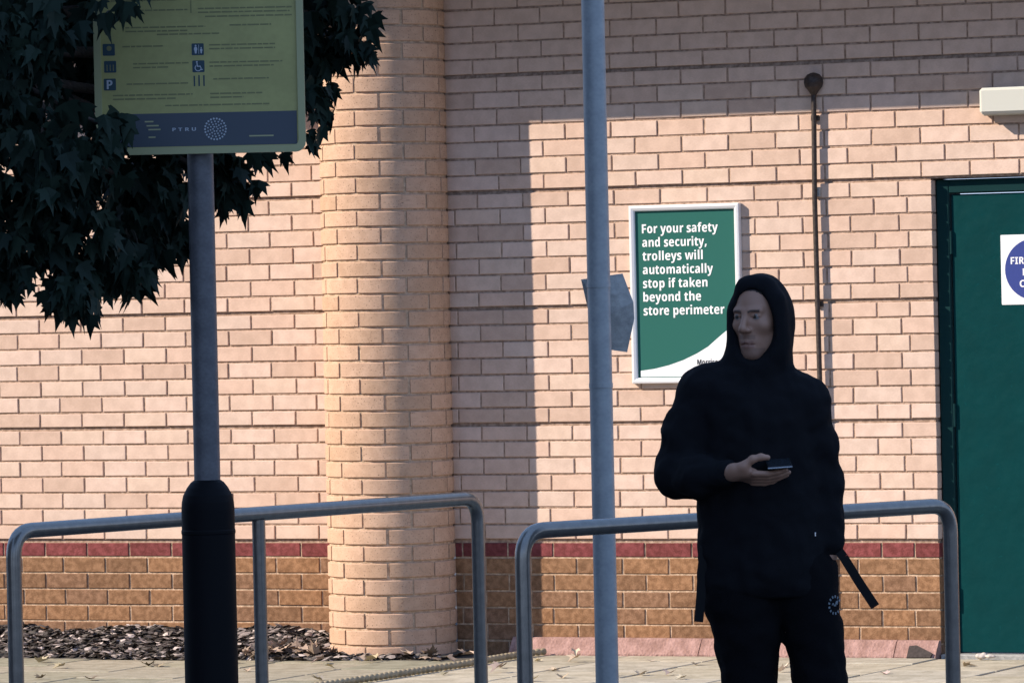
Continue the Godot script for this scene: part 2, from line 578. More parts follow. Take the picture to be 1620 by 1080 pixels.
func add_brick_to(mb: MB, w: float, h: float, variant: int, at: Vector3) -> void:
	var a: Array = brick_mesh(w, h, variant).surface_get_arrays(0)
	var vv: PackedVector3Array = a[Mesh.ARRAY_VERTEX]
	var nn: PackedVector3Array = a[Mesh.ARRAY_NORMAL]
	for k in vv.size():
		mb.v.append(vv[k] + at); mb.n.append(nn[k]); mb.c.append(Color(1, 1, 1))

# the spans of one course between x0 and x1 with joints at phase + k * 0.225
func spans(x0: float, x1: float, phase: float, extra := []) -> Array:
	var js: Array = [x0]
	var k := ceili((x0 - phase) / 0.225)
	while phase + k * 0.225 < x1 - 0.001:
		var j := phase + k * 0.225
		if j > x0 + 0.03: js.append(j)
		k += 1
	if extra.size() > 0:
		var keep: Array = []
		for j in js:
			if j < extra[0] - 0.12: keep.append(j)
		keep.append_array(extra)
		js = keep
	if x1 - js[-1] < 0.035 and js.size() > 1: js.pop_back()
	js.append(x1)
	var res: Array = []
	for q in js.size() - 1: res.append([js[q], js[q + 1]])
	return res

func build_wall(label: String, right: bool) -> void:
	var wall := thing("brick_wall", label, "wall")
	var bx0 := -6.0 if not right else COL_X + 0.249
	var bx1 := COL_X - 0.249 if not right else 8.0
	# mortar: one bed for every seven courses, a deep open joint between the beds
	var mb := MB.new()
	var mp := MB.new()
	var core := MB.new()
	var xs: Array = [[bx0, bx1]] if not right else [[bx0, DOOR_X0 - 0.006], [DOOR_X1 + 0.006, bx1]]
	for s in xs:
		for g in 3:
			var y0 := CREAM_FOOT + g * 0.525
			mb.box(Vector3(s[0], y0 + 0.008, -0.06), Vector3(s[1], y0 + 0.525 - 0.008, -0.0055))
		mp.box(Vector3(s[0], -0.2, -0.06), Vector3(s[1], CREAM_FOOT - 0.009, -0.0125))
		core.box(Vector3(s[0], -0.2, -0.3), Vector3(s[1], DOOR_TOP - 0.002, -0.061))
	for g in range(3, 6):
		var y1 := CREAM_FOOT + g * 0.525
		mb.box(Vector3(bx0, y1 + 0.008, -0.06), Vector3(bx1, minf(y1 + 0.525 - 0.008, WALL_TOP), -0.0055))
	core.box(Vector3(bx0, DOOR_TOP + 0.001, -0.3), Vector3(bx1, WALL_TOP, -0.061))
	var cut := COL_X - 0.1 if not right else COL_X + 0.1
	for s in ([[bx0, cut]] if not right else [[cut, DOOR_X0 - 0.008], [DOOR_X1 + 0.008, bx1]]):
		mb.box(Vector3(s[0], CREAM_FOOT - 0.03, -0.062), Vector3(s[1], DOOR_TOP - 0.001, -0.0125))
	mb.box(Vector3(minf(bx0, cut), DOOR_TOP, -0.062), Vector3(maxf(bx1, cut), WALL_TOP, -0.0128))
	put("mortar", mb.done(), M.mortar, wall)
	put("plinth_mortar", mp.done(), M.mortar_light, wall)
	put("backing", core.done(), M.core, wall)
	var cands: Array = []
	var rest := {"brick": MB.new(), "plinth_brick": MB.new(), "band_brick": MB.new()}
	var counts := {"brick": 0, "plinth_brick": 0, "band_brick": 0}
	var r := RandomNumberGenerator.new()
	r.seed = 77 if right else 55
	for j in range(-7, 36):
		var even := posmod(j, 2) == 0
		var yb := CREAM_FOOT + j * COURSE + 0.004
		var yt := yb + 0.067
		if j >= 0 and posmod(j, 7) == 0: yb += 0.005
		if j >= -1 and posmod(j, 7) == 6: yt -= 0.005
		if yt > WALL_TOP: break
		var kind := "brick" if j >= 0 else ("band_brick" if j == -1 else "plinth_brick")
		var zf := 0.0 if j >= 0 else -0.007
		var rows: Array = []
		if not right:
			rows = spans(bx0, bx1, 0.131 if even else 0.026)
		elif yb > DOOR_TOP - 0.01:
			rows = spans(bx0, bx1, 0.058 if even else 0.170)
		else:
			rows = spans(bx0, DOOR_X0, 0.067 if even else 0.177, [] if even else [1.905])
			rows.append_array(spans(DOOR_X1, bx1, 0.067 if even else 0.177))
		var wob := r.randf_range(-0.005, 0.005)
		for s in rows:
			var a: float = s[0] + (wob + 0.004 if s[0] > bx0 + 0.001 and absf(s[0] - DOOR_X1) > 0.001 else 0.0)
			var b: float = s[1] + (wob - 0.004 if s[1] < bx1 - 0.001 and absf(s[1] - DOOR_X0) > 0.001 else 0.0)
			var w := roundf((b - a) * 500.0) / 500.0
			var h := yt - yb
			var at := Vector3((a + b) * 0.5, (yb + yt) * 0.5 + r.randf_range(-0.0008, 0.0008), zf + r.randf_range(-0.0012, 0.0012))
			var tones: Array = M.cream if j >= 0 else (M.red if j == -1 else M.brown)
			var tone: int = r.randi_range(0, tones.size() - 1)
			var shown: bool = a < 2.55 and b > -2.85 and yb < 3.0 and yt > 0.04
			# behind the person or the poster case, or above the picture
			if right and a > 0.62 and b < 1.06 and yb > 1.22 and yt < 1.96: shown = false
			if right and a > 0.86 and b < 1.52 and yt < 1.13: shown = false
			if right and j >= 31: shown = false
			if counts[kind] >= 300: shown = false
			if shown:
				piece(kind, counts[kind], brick_mesh(w, h, r.randi_range(0, 2)), tones[tone], wall, at)
				counts[kind] += 1
			else:
				add_brick_to(rest[kind], w, h, r.randi_range(0, 2), at)
	for k in rest:
		if rest[k].v.size() == 0: continue
		var o := put("remaining_" + k + "s", rest[k].done(), {"brick": M.cream[0], "plinth_brick": M.brown[0], "band_brick": M.red[0]}[k], wall)
		o.set_meta("kind", "stuff")

func round_brick_mesh(variant: int) -> ArrayMesh:
	var mb := MB.new()
	var r := RandomNumberGenerator.new()
	r.seed = 900 + variant
	var half := deg_to_rad(22.5) - 0.0058 / COL_R
	var h := 0.0325
	var b := 0.0035
	var segs := 7
	var jit := []
	for k in segs + 1: jit.append(r.randf_range(-0.0012, 0.0008))
	var ri := COL_R - 0.04
	for k in segs:
		var a0 := -half + 2.0 * half * k / segs
		var a1 := -half + 2.0 * half * (k + 1) / segs
		var d0 := Vector3(sin(a0), 0, cos(a0))
		var d1 := Vector3(sin(a1), 0, cos(a1))
		# soft ends: the last slice drops back a little
		var r0: float = COL_R + jit[k] - (0.003 if k == 0 else 0.0)
		var r1: float = COL_R + jit[k + 1] - (0.003 if k == segs - 1 else 0.0)
		var u := Vector3.UP
		mb.t3(d0 * r0 - u * (h - b), d1 * r1 - u * (h - b), d1 * r1 + u * (h - b), d0, d1, d1)
		mb.t3(d0 * r0 - u * (h - b), d1 * r1 + u * (h - b), d0 * r0 + u * (h - b), d0, d1, d0)
		for s in [-1.0, 1.0]:
			mb.quad(d0 * r0 + u * s * (h - b), d1 * r1 + u * s * (h - b), d1 * (r1 - b) + u * s * h, d0 * (r0 - b) + u * s * h, d0 + u * s)
			mb.quad(d0 * (r0 - b) + u * s * h, d1 * (r1 - b) + u * s * h, d1 * ri + u * s * h, d0 * ri + u * s * h, u * s)
		if k == 0:
			mb.quad(d0 * ri - u * h, d0 * r0 - u * (h - b), d0 * r0 + u * (h - b), d0 * ri + u * h, Vector3(-cos(a0), 0, sin(a0)))
		if k == segs - 1:
			mb.quad(d1 * ri - u * h, d1 * r1 - u * (h - b), d1 * r1 + u * (h - b), d1 * ri + u * h, Vector3(cos(a1), 0, -sin(a1)))
	return mb.done()

func build_column() -> void:
	var col := thing("brick_column", "round orange brick column standing out from the pale brick wall", "column", Vector3(COL_X, 0, COL_Z))
	var mb := MB.new()
	mb.lathe(Vector3.ZERO, [Vector2(COL_R - 0.009, -0.1), Vector2(COL_R - 0.009, WALL_TOP)], 48)
	put("mortar", mb.done(), M.mortar_light, col)
	var meshes: Array = []
	for k in 4: meshes.append(round_brick_mesh(k))
	var n := 0
	var r := RandomNumberGenerator.new()
	r.seed = 9
	for j in range(-7, 36):
		var y := CREAM_FOOT + (j + 0.5) * COURSE
		if y > WALL_TOP - 0.03: break
		var start := 0.0 if posmod(j, 2) == 0 else 22.5
		for k in range(-4, 5):
			var a := start + k * 45.0
			if absf(a) > 136.0: continue
			piece("brick", n, meshes[r.randi_range(0, 3)], M.round_brick[r.randi_range(0, 3)], col, Vector3(0, y + r.randf_range(-0.001, 0.001), 0), deg_to_rad(a + r.randf_range(-0.5, 0.5)))
			n += 1

func build_kerb() -> void:
	var k := thing("plinth_kerb", "sloping pink concrete kerb at the foot of the wall beside the green door", "kerb")
	var xs := [-0.02, 0.905, 1.825, 2.02]
	for i in 3:
		var mb := MB.new()
		var a: float = xs[i] + 0.002
		var b: float = xs[i + 1] - 0.002
		var prof := [Vector2(-0.006, -0.05), Vector2(0.075, -0.05), Vector2(0.072, 0.004), Vector2(0.066, 0.016), Vector2(0.066, 0.016)]
		prof = [Vector3(0, -0.05, -0.006), Vector3(0, -0.05, 0.075), Vector3(0, 0.006, 0.072), Vector3(0, 0.062, 0.030), Vector3(0, 0.074, 0.018), Vector3(0, 0.074, -0.006)]
		for q in prof.size():
			var p: Vector3 = prof[q]
			var s: Vector3 = prof[(q + 1) % prof.size()]
			var o := Vector3(0, -(s.z - p.z), s.y - p.y)
			mb.quad(p + Vector3(a, 0, 0), p + Vector3(b, 0, 0), s + Vector3(b, 0, 0), s + Vector3(a, 0, 0), o)
		for e in [a, b]:
			for q in range(1, prof.size() - 1):
				mb.tri(prof[0] + Vector3(e, 0, 0), prof[q] + Vector3(e, 0, 0), prof[q + 1] + Vector3(e, 0, 0), Vector3(-1 if e == a else 1, 0, 0))
		piece("kerb_stone", i, mb.done(), M.kerb, k)

func build_roof() -> void:
	var r := thing("roof_eave", "deep flat eave running along the top of the brick wall", "roof")
	var mb := MB.new()
	mb.box(Vector3(-6, WALL_TOP + 0.002, -3.0), Vector3(8, WALL_TOP + 0.03, 0.80))
	put("soffit", mb.done(), M.white, r)
	mb = MB.new()
	mb.box(Vector3(-6, WALL_TOP - 0.004, 0.80), Vector3(8, WALL_TOP + 0.32, 0.835), 0.006)
	put("fascia", mb.done(), M.white, r)
	mb = MB.new()
	mb.box(Vector3(-6, WALL_TOP + 0.032, -3.0), Vector3(8, WALL_TOP + 0.30, 0.798))
	put("roof_deck", mb.done(), M.block_trim, r)

# ---------------------------------------------------------------- door
func build_door() -> void:
	var d := thing("fire_door", "dark green painted fire exit door recessed in the brick wall", "door", Vector3(DOOR_X0, 0, 0))
	var w := DOOR_X1 - DOOR_X0
	var mb := MB.new()
	var z0 := -0.20
	mb.box(Vector3(0.004, 0, z0), Vector3(0.062, DOOR_TOP - 0.006, -0.045), 0.004)
	mb.box(Vector3(w - 0.062, 0, z0), Vector3(w - 0.004, DOOR_TOP - 0.006, -0.045), 0.004)
	mb.box(Vector3(0.062, DOOR_TOP - 0.066, z0), Vector3(w - 0.062, DOOR_TOP - 0.006, -0.045), 0.004)
	put("frame", mb.done(), M.door_frame, d)
	mb = MB.new()
	mb.box(Vector3(0.067, 0.018, -0.105), Vector3(w - 0.067, DOOR_TOP - 0.071, -0.06), 0.003)
	var leaf := put("leaf", mb.done(), M.door_green, d)
	for y in [0.25, 1.05, 1.80]:
		mb = MB.new()
		mb.tube([Vector3(0.066, y - 0.05, -0.053), Vector3(0.066, y + 0.05, -0.053)], [0.007], 10)
		put("hinge", mb.done(), M.door_frame, leaf)
	mb = MB.new()
	mb.tube([Vector3(w - 0.16, 0.95, -0.058), Vector3(w - 0.16, 0.95, -0.02), Vector3(w - 0.16, 1.2, -0.02), Vector3(w - 0.16, 1.2, -0.058)], [0.009], 10)
	put("handle", mb.done(), M.steel, leaf)
	mb = MB.new()
	mb.box(Vector3(0.004, -0.02, -0.20), Vector3(w - 0.004, 0.014, 0.02), 0.004)
	put("threshold", mb.done(), M.zinc, d)
	# the notice on the door
	var s := thing("fire_door_sign", "square white notice with blue disc on the green door", "sign", Vector3(2.462, 1.676, -0.0598))
	mb = MB.new()
	mb.plate(rounded(0.302, 0.302, 0.004), 0.0, 0.0025)
	put("plate", mb.done(), M.print_white, s)
	mb = MB.new()
	var disc := PackedVector2Array()
	for k in 48: disc.append(Vector2(cos(TAU * k / 48), sin(TAU * k / 48)) * 0.133)
	mb.plate(disc, 0.0025, 0.0031)
	put("disc", mb.done(), M.print_blue, s)
	lettering("FIRE DOOR", 0.030, 0.212, Vector3(-0.106, 0.024, 0.0036), M.print_white, s)
	lettering("KEEP", 0.030, 0.104, Vector3(-0.052, -0.026, 0.0036), M.print_white, s)
	lettering("CLEAR", 0.030, 0.134, Vector3(-0.067, -0.076, 0.0036), M.print_white, s)

# ---------------------------------------------------------------- things on the wall
func build_poster_case() -> void:
	var s := thing("poster_case", "white framed green wall notice about trolleys stopping at the perimeter", "sign", Vector3(0.862, 1.603, 0.0))
	var w := 0.53
	var h := 0.792
	var b := 0.026
	var mb := MB.new()
	# frame of four mitred bars with a sloping face
	var o := [Vector2(-w / 2, -h / 2), Vector2(w / 2, -h / 2), Vector2(w / 2, h / 2), Vector2(-w / 2, h / 2)]
	for k in 4:
		var k2 := (k + 1) % 4
		mb = MB.new()
		var sg := func(p: Vector2, inset: float, z: float) -> Vector3:
			return Vector3(p.x - signf(p.x) * inset, p.y - signf(p.y) * inset, z)
		var rows := [[0.0, 0.0025], [0.0, 0.026], [0.003, 0.030], [0.012, 0.031], [b - 0.004, 0.027], [b, 0.022], [b, 0.015]]
		for q in rows.size() - 1:
			var a0: Vector3 = sg.call(o[k], rows[q][0], rows[q][1])
			var a1: Vector3 = sg.call(o[k2], rows[q][0], rows[q][1])
			var b0: Vector3 = sg.call(o[k], rows[q + 1][0], rows[q + 1][1])
			var b1: Vector3 = sg.call(o[k2], rows[q + 1][0], rows[q + 1][1])
			var side := Vector3((o[k] + o[k2]).x, (o[k] + o[k2]).y, 0).normalized()
			mb.quad(a0, a1, b1, b0, (side * (1.0 if q < 3 else -0.3)) + Vector3(0, 0, 0.05 if q == 0 else 1.0) if q < rows.size() - 2 else -side)
		put("frame_bar", mb.done(), M.alu, s)
	mb = MB.new()
	mb.box(Vector3(-w / 2 + 0.004, -h / 2 + 0.004, 0.002), Vector3(w / 2 - 0.004, h / 2 - 0.004, 0.0145))
	put("panel", mb.done(), M.sign_green, s)
	var iw := w / 2 - b
	var ih := h / 2 - b
	var sw := PackedVector2Array([Vector2(-iw + 0.012, -ih + 0.004), Vector2(iw - 0.003, -ih + 0.004)])
	var arc := [Vector2(iw - 0.003, -0.140), Vector2(0.190, -0.166), Vector2(0.150, -0.196), Vector2(0.100, -0.236), Vector2(0.045, -0.266), Vector2(-0.02, -0.294), Vector2(-0.09, -0.316), Vector2(-0.16, -0.331), Vector2(-iw + 0.012, -0.339)]
	for p in arc: sw.append(p)
	mb = MB.new()
	mb.plate(sw, 0.0145, 0.0150)
	put("white_sweep", mb.done(), M.print_white, s)
	var lines := [["For your safety", 0.365], ["and security,", 0.310], ["trolleys will", 0.290], ["automatically", 0.338], ["stop if taken", 0.310], ["beyond the", 0.278], ["store perimeter", 0.388]]
	for k in lines.size():
		lettering(lines[k][0], 0.0395, lines[k][1], Vector3(-0.207, 0.2725 - k * 0.0607, 0.0152), M.print_white, s)
	lettering("Morrisons", 0.0225, 0.130, Vector3(0.046, -0.315, 0.0156), M.print_black, s)

func build_wall_fittings() -> void:
	# thin pipe with a round head, held off the wall by brackets
	var p := thing("wall_conduit", "thin dark conduit with round cap running down the brick wall", "pipe", Vector3(1.490, 0, 0.0265))
	var mb := MB.new()
	mb.tube([Vector3(0, 0.078, 0), Vector3(0.002, 1.2, 0), Vector3(-0.004, 2.0, 0), Vector3(0.002, 2.505, 0)], [0.0115], 12)
	put("tube", mb.done(), M.pipe, p)
	mb = MB.new()
	mb.lathe(Vector3(0.002, 2.46, 0), [Vector2(0.0118, 0.0), Vector2(0.026, 0.022), Vector2(0.038, 0.036), Vector2(0.043, 0.055), Vector2(0.040, 0.074), Vector2(0.028, 0.090), Vector2(0.012, 0.097), Vector2(0, 0.099)], 20)
	put("cap", mb.done(), M.pipe, p)
	for y in [0.55, 1.02, 1.545, 2.045, 2.36]:
		mb = MB.new()
		mb.box(Vector3(-0.018, y - 0.03 if y == 2.045 else y - 0.012, -0.0265), Vector3(0.018, y + 0.012, -0.008), 0.002)
		put("bracket", mb.done(), M.zinc if y == 2.045 else M.pipe, p)
	# bulkhead light above the door
	var l := thing("bulkhead_light", "white rectangular bulkhead light unit above the green door", "wall light", Vector3(2.275, 2.342, 0))
	mb = MB.new()
	mb.box(Vector3(0, 0, 0.001), Vector3(0.62, 0.122, 0.045), 0.006)
	put("housing", mb.done(), M.lamp_body, l)
	mb = MB.new()
	mb.box(Vector3(0.004, 0.004, 0.045), Vector3(0.616, 0.118, 0.098), 0.012)
	put("diffuser", mb.done(), M.lens, l)

# ---------------------------------------------------------------- street furniture
func bent(pts: Array, r: float) -> Array:
	# polyline with rounded corners
	var res: Array = [pts[0]]
	for i in range(1, pts.size() - 1):
		var a: Vector3 = (pts[i - 1] - pts[i]).normalized()
		var b: Vector3 = (pts[i + 1] - pts[i]).normalized()
		for k in 9:
			var t := k / 8.0
			var p0: Vector3 = pts[i] + a * r
			var p1: Vector3 = pts[i] + b * r
			res.append(p0.lerp(pts[i], t).lerp(Vector3(pts[i]).lerp(p1, t), t))
	res.append(pts[-1])
	return res

func build_rail(label: String, a: Vector3, b: Vector3, top: float, middle: bool) -> void:
	var o := thing("hoop_rail", label, "rail", Vector3(a.x, 0, a.z), 0.0, "tubular hoop rails")
	var d := Vector3(b.x - a.x, 0, b.z - a.z)
	var mb := MB.new()
	mb.tube(bent([Vector3(0, -0.1, 0), Vector3(0, top, 0), d + Vector3(0, top, 0), d + Vector3(0, -0.1, 0)], 0.085), [0.0245], 20)
	put("hoop", mb.done(), M.steel, o)
	if middle:
		mb = MB.new()
		mb.tube([d * 0.5 + Vector3(0, -0.1, 0), d * 0.5 + Vector3(0, top - 0.02, 0)], [0.0225], 18)
		put("middle_post", mb.done(), M.steel, o)
	for q in ([0.0, 0.5, 1.0] if middle else [0.0, 1.0]):
		mb = MB.new()
		mb.lathe(d * q, [Vector2(0.026, 0.018), Vector2(0.05, 0.012), Vector2(0.055, 0.0)], 18)
		put("foot_flange", mb.done(), M.steel, o)

func build_pole() -> void:
	var o := thing("lamp_pole", "tall slim blue grey galvanised pole standing behind the hoop rail", "pole", Vector3(2.757, 0, 5.316))
	var mb := MB.new()
	mb.tube([Vector3(0, -0.1, 0), Vector3(0, 5.2, 0)], [0.0385, 0.0385], 24)
	put("shaft", mb.done(), M.galvanised, o)
	for y in [1.30, 1.635]:
		mb = MB.new()
		mb.tube([Vector3(0, y - 0.008, 0), Vector3(0, y + 0.008, 0)], [0.0402], 24)
		put("band", mb.done(), M.galvanised, o)
	mb = MB.new()
	mb.tube([Vector3(0, 5.2, 0), Vector3(0, 5.3, 0.05), Vector3(0, 5.36, 0.5)], [0.03], 12)
	put("arm", mb.done(), M.galvanised, o)
	mb = MB.new()
	mb.box(Vector3(-0.12, 5.31, 0.45), Vector3(0.12, 5.40, 0.95), 0.03)
	put("lamp_head", mb.done(), M.lamp_body, o)
	# plate hanging at the back of the pole
	var s := thing("sign_plate", "bent weathered grey metal plate fixed behind the slim pole", "sign", Vector3(2.757, 0, 5.316), deg_to_rad(24.6))
	mb = MB.new()
	var poly := [Vector2(-0.058, 1.655), Vector2(0.082, 1.672), Vector2(0.116, 1.575), Vector2(0.118, 1.52), Vector2(0.092, 1.408), Vector2(0.03, 1.418), Vector2(-0.028, 1.51)]
	var fold := func(p: Vector2, dz: float) -> Vector3:
		return Vector3(p.x, p.y, -0.046 - absf(p.x) * 0.25 + dz + 0.012 * sin(p.y * 21.0))
	var mid := Vector2(0.035, 1.54)
	for k in poly.size():
		var p: Vector2 = poly[k]
		var q: Vector2 = poly[(k + 1) % poly.size()]
		var pm := (p + mid) * 0.5
		var qm := (q + mid) * 0.5
		for dz in [0.0, -0.003]:
			var out := Vector3(0, 0, 1 if dz == 0.0 else -1)
			mb.quad(fold.call(p, dz), fold.call(q, dz), fold.call(qm, dz), fold.call(pm, dz), out)
			mb.quad(fold.call(pm, dz), fold.call(qm, dz), fold.call(mid, dz), fold.call(mid, dz), out)
		mb.quad(fold.call(p, 0.0), fold.call(q, 0.0), fold.call(q, -0.003), fold.call(p, -0.003), Vector3(p.x + q.x - mid.x * 2, p.y + q.y - mid.y * 2, 0))
	put("plate", mb.done(), M.zinc, s)
	for y in [1.46, 1.62]:
		mb = MB.new()
		mb.box(Vector3(-0.012, y - 0.012, -0.060), Vector3(0.012, y + 0.012, -0.036), 0.002)
		put("clip", mb.done(), M.zinc, s)

func build_board() -> void:
	var o := thing("information_board", "yellow car park information board on a dark round post", "sign", Vector3(2.667, 0, 7.947), deg_to_rad(24.6))
	var mb := MB.new()
	mb.tube([Vector3(-0.006, 0.9, -0.05), Vector3(-0.006, 3.05, -0.05)], [0.038], 24)
	put("post", mb.done(), M.post_paint, o)
	mb = MB.new()
	var top := 1.082
	mb.lathe(Vector3(-0.006, 0, -0.05), [Vector2(0.078, -0.05), Vector2(0.077, top - 0.075), Vector2(0.0755, top - 0.055), Vector2(0.071, top - 0.035), Vector2(0.060, top - 0.014), Vector2(0.048, top + 0.002), Vector2(0.036, top + 0.010)], 32)
	put("sleeve", mb.done(), M.sleeve, o)
	mb = MB.new()
	mb.lathe(Vector3(-0.006, 0, -0.05), [Vector2(0.0772, top - 0.148), Vector2(0.0786, top - 0.145), Vector2(0.0786, top - 0.137), Vector2(0.0772, top - 0.134)], 32)
	put("seam_ring", mb.done(), M.sleeve, o)
	var b := Node3D.new()
	b.name = "board"
	o.add_child(b)
	b.position = Vector3(0, 2.031, 0)
	var h := 1.0
	var cy := h / 2
	mb = MB.new()
	ring(mb, rounded(0.604, h, 0.03, Vector2(0, cy)), rounded(0.564, h - 0.04, 0.014, Vector2(0, cy)), -0.012, 0.014)
	put("frame", mb.done(), M.board_frame, b)
	mb = MB.new()
	mb.plate(rounded(0.590, h - 0.014, 0.024, Vector2(0, cy)), -0.011, 0.006)
	put("panel", mb.done(), M.board_yellow, b)
	mb = MB.new()
	mb.box(Vector3(-0.280, 0.022, 0.006), Vector3(0.278, 0.118, 0.0068))
	put("lower_band", mb.done(), M.board_band, b)
	for y in [0.2, 0.75]:
		mb = MB.new()
		mb.box(Vector3(-0.10, y, -0.030), Vector3(0.10, y + 0.04, -0.0125), 0.003)
		put("clamp", mb.done(), M.post_paint, b)
	# blocks of print: every line a row of short word strokes
	mb = MB.new()
	var r := RandomNumberGenerator.new()
	r.seed = 4
	var rows := [[0.0, 0.27, 0.417, 2], [-0.25, -0.03, 0.415, 1], [0.02, 0.27, 0.394, 1], [-0.21, 0.02, 0.366, 2], [-0.12, 0.06, 0.345, 1], [0.09, 0.21, 0.368, 1], [-0.22, -0.10, 0.312, 1], [0.03, 0.22, 0.312, 2], [-0.19, -0.03, 0.262, 2], [0.03, 0.24, 0.262, 2], [-0.21, -0.03, 0.204, 1], [0.04, 0.20, 0.214, 1], [-0.25, -0.02, 0.172, 2], [0.03, 0.18, 0.172, 2], [-0.1, 0.2, 0.140, 1]]
	for k in 10:
		rows.append([-0.25, -0.03, 0.455 + k * 0.045, 2])
		rows.append([0.0, 0.26, 0.455 + k * 0.045, 2])
	for q in rows:
		for l in int(q[3]):
			var x: float = q[0]
			var y: float = q[2] - l * 0.011
			var end: float = q[1] - l * r.randf_range(0.0, 0.06)
			while x < end:
				var wl := minf(r.randf_range(0.010, 0.034), end - x)
				mb.box(Vector3(x, y - 0.0021, 0.006), Vector3(x + wl, y + 0.0021, 0.0066))
				x += wl + 0.003
	mb.box(Vector3(-0.0215, 0.405, 0.006), Vector3(-0.0185, 0.93, 0.0066))
	put("fine_print", mb.done(), M.board_ink, b)
	var icons := [[-0.259, 0.304], [-0.256, 0.255], [-0.258, 0.204], [-0.003, 0.300], [-0.002, 0.251]]
	for k in icons.size():
		mb = MB.new()
		mb.plate(rounded(0.035, 0.034, 0.003, Vector2(icons[k][0], icons[k][1])), 0.006, 0.0068)
		var ic := put("icon", mb.done(), M.board_icon, b)
		mb = MB.new()
		var c := Vector2(icons[k][0], icons[k][1])
		if k == 0:
			mb.plate(rounded(0.014, 0.014, 0.006, c + Vector2(0.001, 0.004)), 0.0068, 0.0072)
			put("symbol", mb.done(), M.board_ink, ic)
		elif k == 1:
			for e in [-0.009, 0.0, 0.009]:
				mb.box(Vector3(c.x + e - 0.0012, c.y - 0.012, 0.0068), Vector3(c.x + e + 0.0012, c.y + 0.006, 0.0072))
			put("symbol", mb.done(), M.board_ink, ic)
		elif k == 2:
			lettering("P", 0.0255, 0.0, Vector3(c.x - 0.009, c.y - 0.013, 0.0072), M.board_pale, ic, "symbol")
		elif k == 3:
			# standing figure, bar, smaller figure
			for f in [[-0.006, 1.0], [0.010, 0.72]]:
				var q := c + Vector2(f[0], -0.012)
				var sc: float = f[1]
				mb.plate(rounded(0.0052 * sc, 0.0052 * sc, 0.0025 * sc, q + Vector2(0, 0.0225 * sc)), 0.0068, 0.0072)
				mb.plate(PackedVector2Array([q + Vector2(-0.0022, 0) * sc, q + Vector2(0.0022, 0) * sc, q + Vector2(0.0035, 0.009) * sc, q + Vector2(0.0052, 0.012) * sc, q + Vector2(0.003, 0.019) * sc, q + Vector2(-0.003, 0.019) * sc, q + Vector2(-0.0052, 0.012) * sc, q + Vector2(-0.0035, 0.009) * sc]), 0.0068, 0.0072)
			mb.box(Vector3(c.x + 0.0022, c.y - 0.013, 0.0068), Vector3(c.x + 0.0034, c.y + 0.013, 0.0072))
			put("symbol", mb.done(), M.board_pale, ic)
		else:
			# wheelchair: head, back, seat and leg, wheel
			mb.plate(rounded(0.005, 0.005, 0.0024, c + Vector2(-0.0045, 0.0125)), 0.0068, 0.0072)
			mb.plate(PackedVector2Array([c + Vector2(-0.0055, 0.0095), c + Vector2(-0.0025, 0.0095), c + Vector2(-0.0018, 0.0015), c + Vector2(0.006, 0.0015), c + Vector2(0.0095, -0.0085), c + Vector2(0.012, -0.0075), c + Vector2(0.0128, -0.0098), c + Vector2(0.0078, -0.0115), c + Vector2(0.0045, -0.0012), c + Vector2(-0.0045, -0.0012)]), 0.0068, 0.0072)
			var oo := PackedVector2Array()
			var ii := PackedVector2Array()
			for e in 16:
				var a := deg_to_rad(130 + 240.0 * e / 15.0)
				oo.append(c + Vector2(-0.001, -0.0045) + Vector2(cos(a), sin(a)) * 0.0098)
				ii.append(c + Vector2(-0.001, -0.0045) + Vector2(cos(a), sin(a)) * 0.0075)
			for e in 15:
				mb.quad(Vector3(oo[e].x, oo[e].y, 0.0072), Vector3(oo[e + 1].x, oo[e + 1].y, 0.0072), Vector3(ii[e + 1].x, ii[e + 1].y, 0.0072), Vector3(ii[e].x, ii[e].y, 0.0072), Vector3.BACK)
			put("symbol", mb.done(), M.board_pale, ic)
	mb = MB.new()
	for e in [[-0.0165, 0.03], [-0.003, 0.032], [0.011, 0.031]]:
		mb.box(Vector3(e[0], 0.194, 0.006), Vector3(e[0] + 0.004, 0.194 + e[1], 0.0068))
	put("icon", mb.done(), M.board_icon, b)
	# ring emblem of dots, letters and small lines in the lower band
	mb = MB.new()
	for k in 22:
		var a := TAU * k / 22.0
		var c2 := Vector2(0.043, 0.070) + Vector2(cos(a), sin(a)) * 0.0300
		mb.plate(rounded(0.0052, 0.0052, 0.0024, c2), 0.0068, 0.0073)
	for q in 3:
		for k in 6 + q * 4:
			var a2 := TAU * (k + 0.3 * q) / (6 + q * 4)
			mb.plate(rounded(0.0042, 0.0042, 0.002, Vector2(0.043, 0.070) + Vector2(cos(a2), sin(a2)) * (0.007 + 0.0075 * q)), 0.0068, 0.0071)
	put("emblem", mb.done(), M.board_pale, b)
	lettering("P T R U", 0.0095, 0.068, Vector3(-0.081, 0.066, 0.0072), M.board_pale, b)
	for q in [[-0.16, -0.135, 0.095], [-0.155, -0.120, 0.083], [-0.15, -0.115, 0.072], [-0.15, -0.13, 0.05], [0.14, 0.21, 0.048]]:
		mb = MB.new()
		mb.box(Vector3(q[0], q[2] - 0.002, 0.0068), Vector3(q[1], q[2] + 0.002, 0.0072))
		put("print_line", mb.done(), M.board_frame, b)

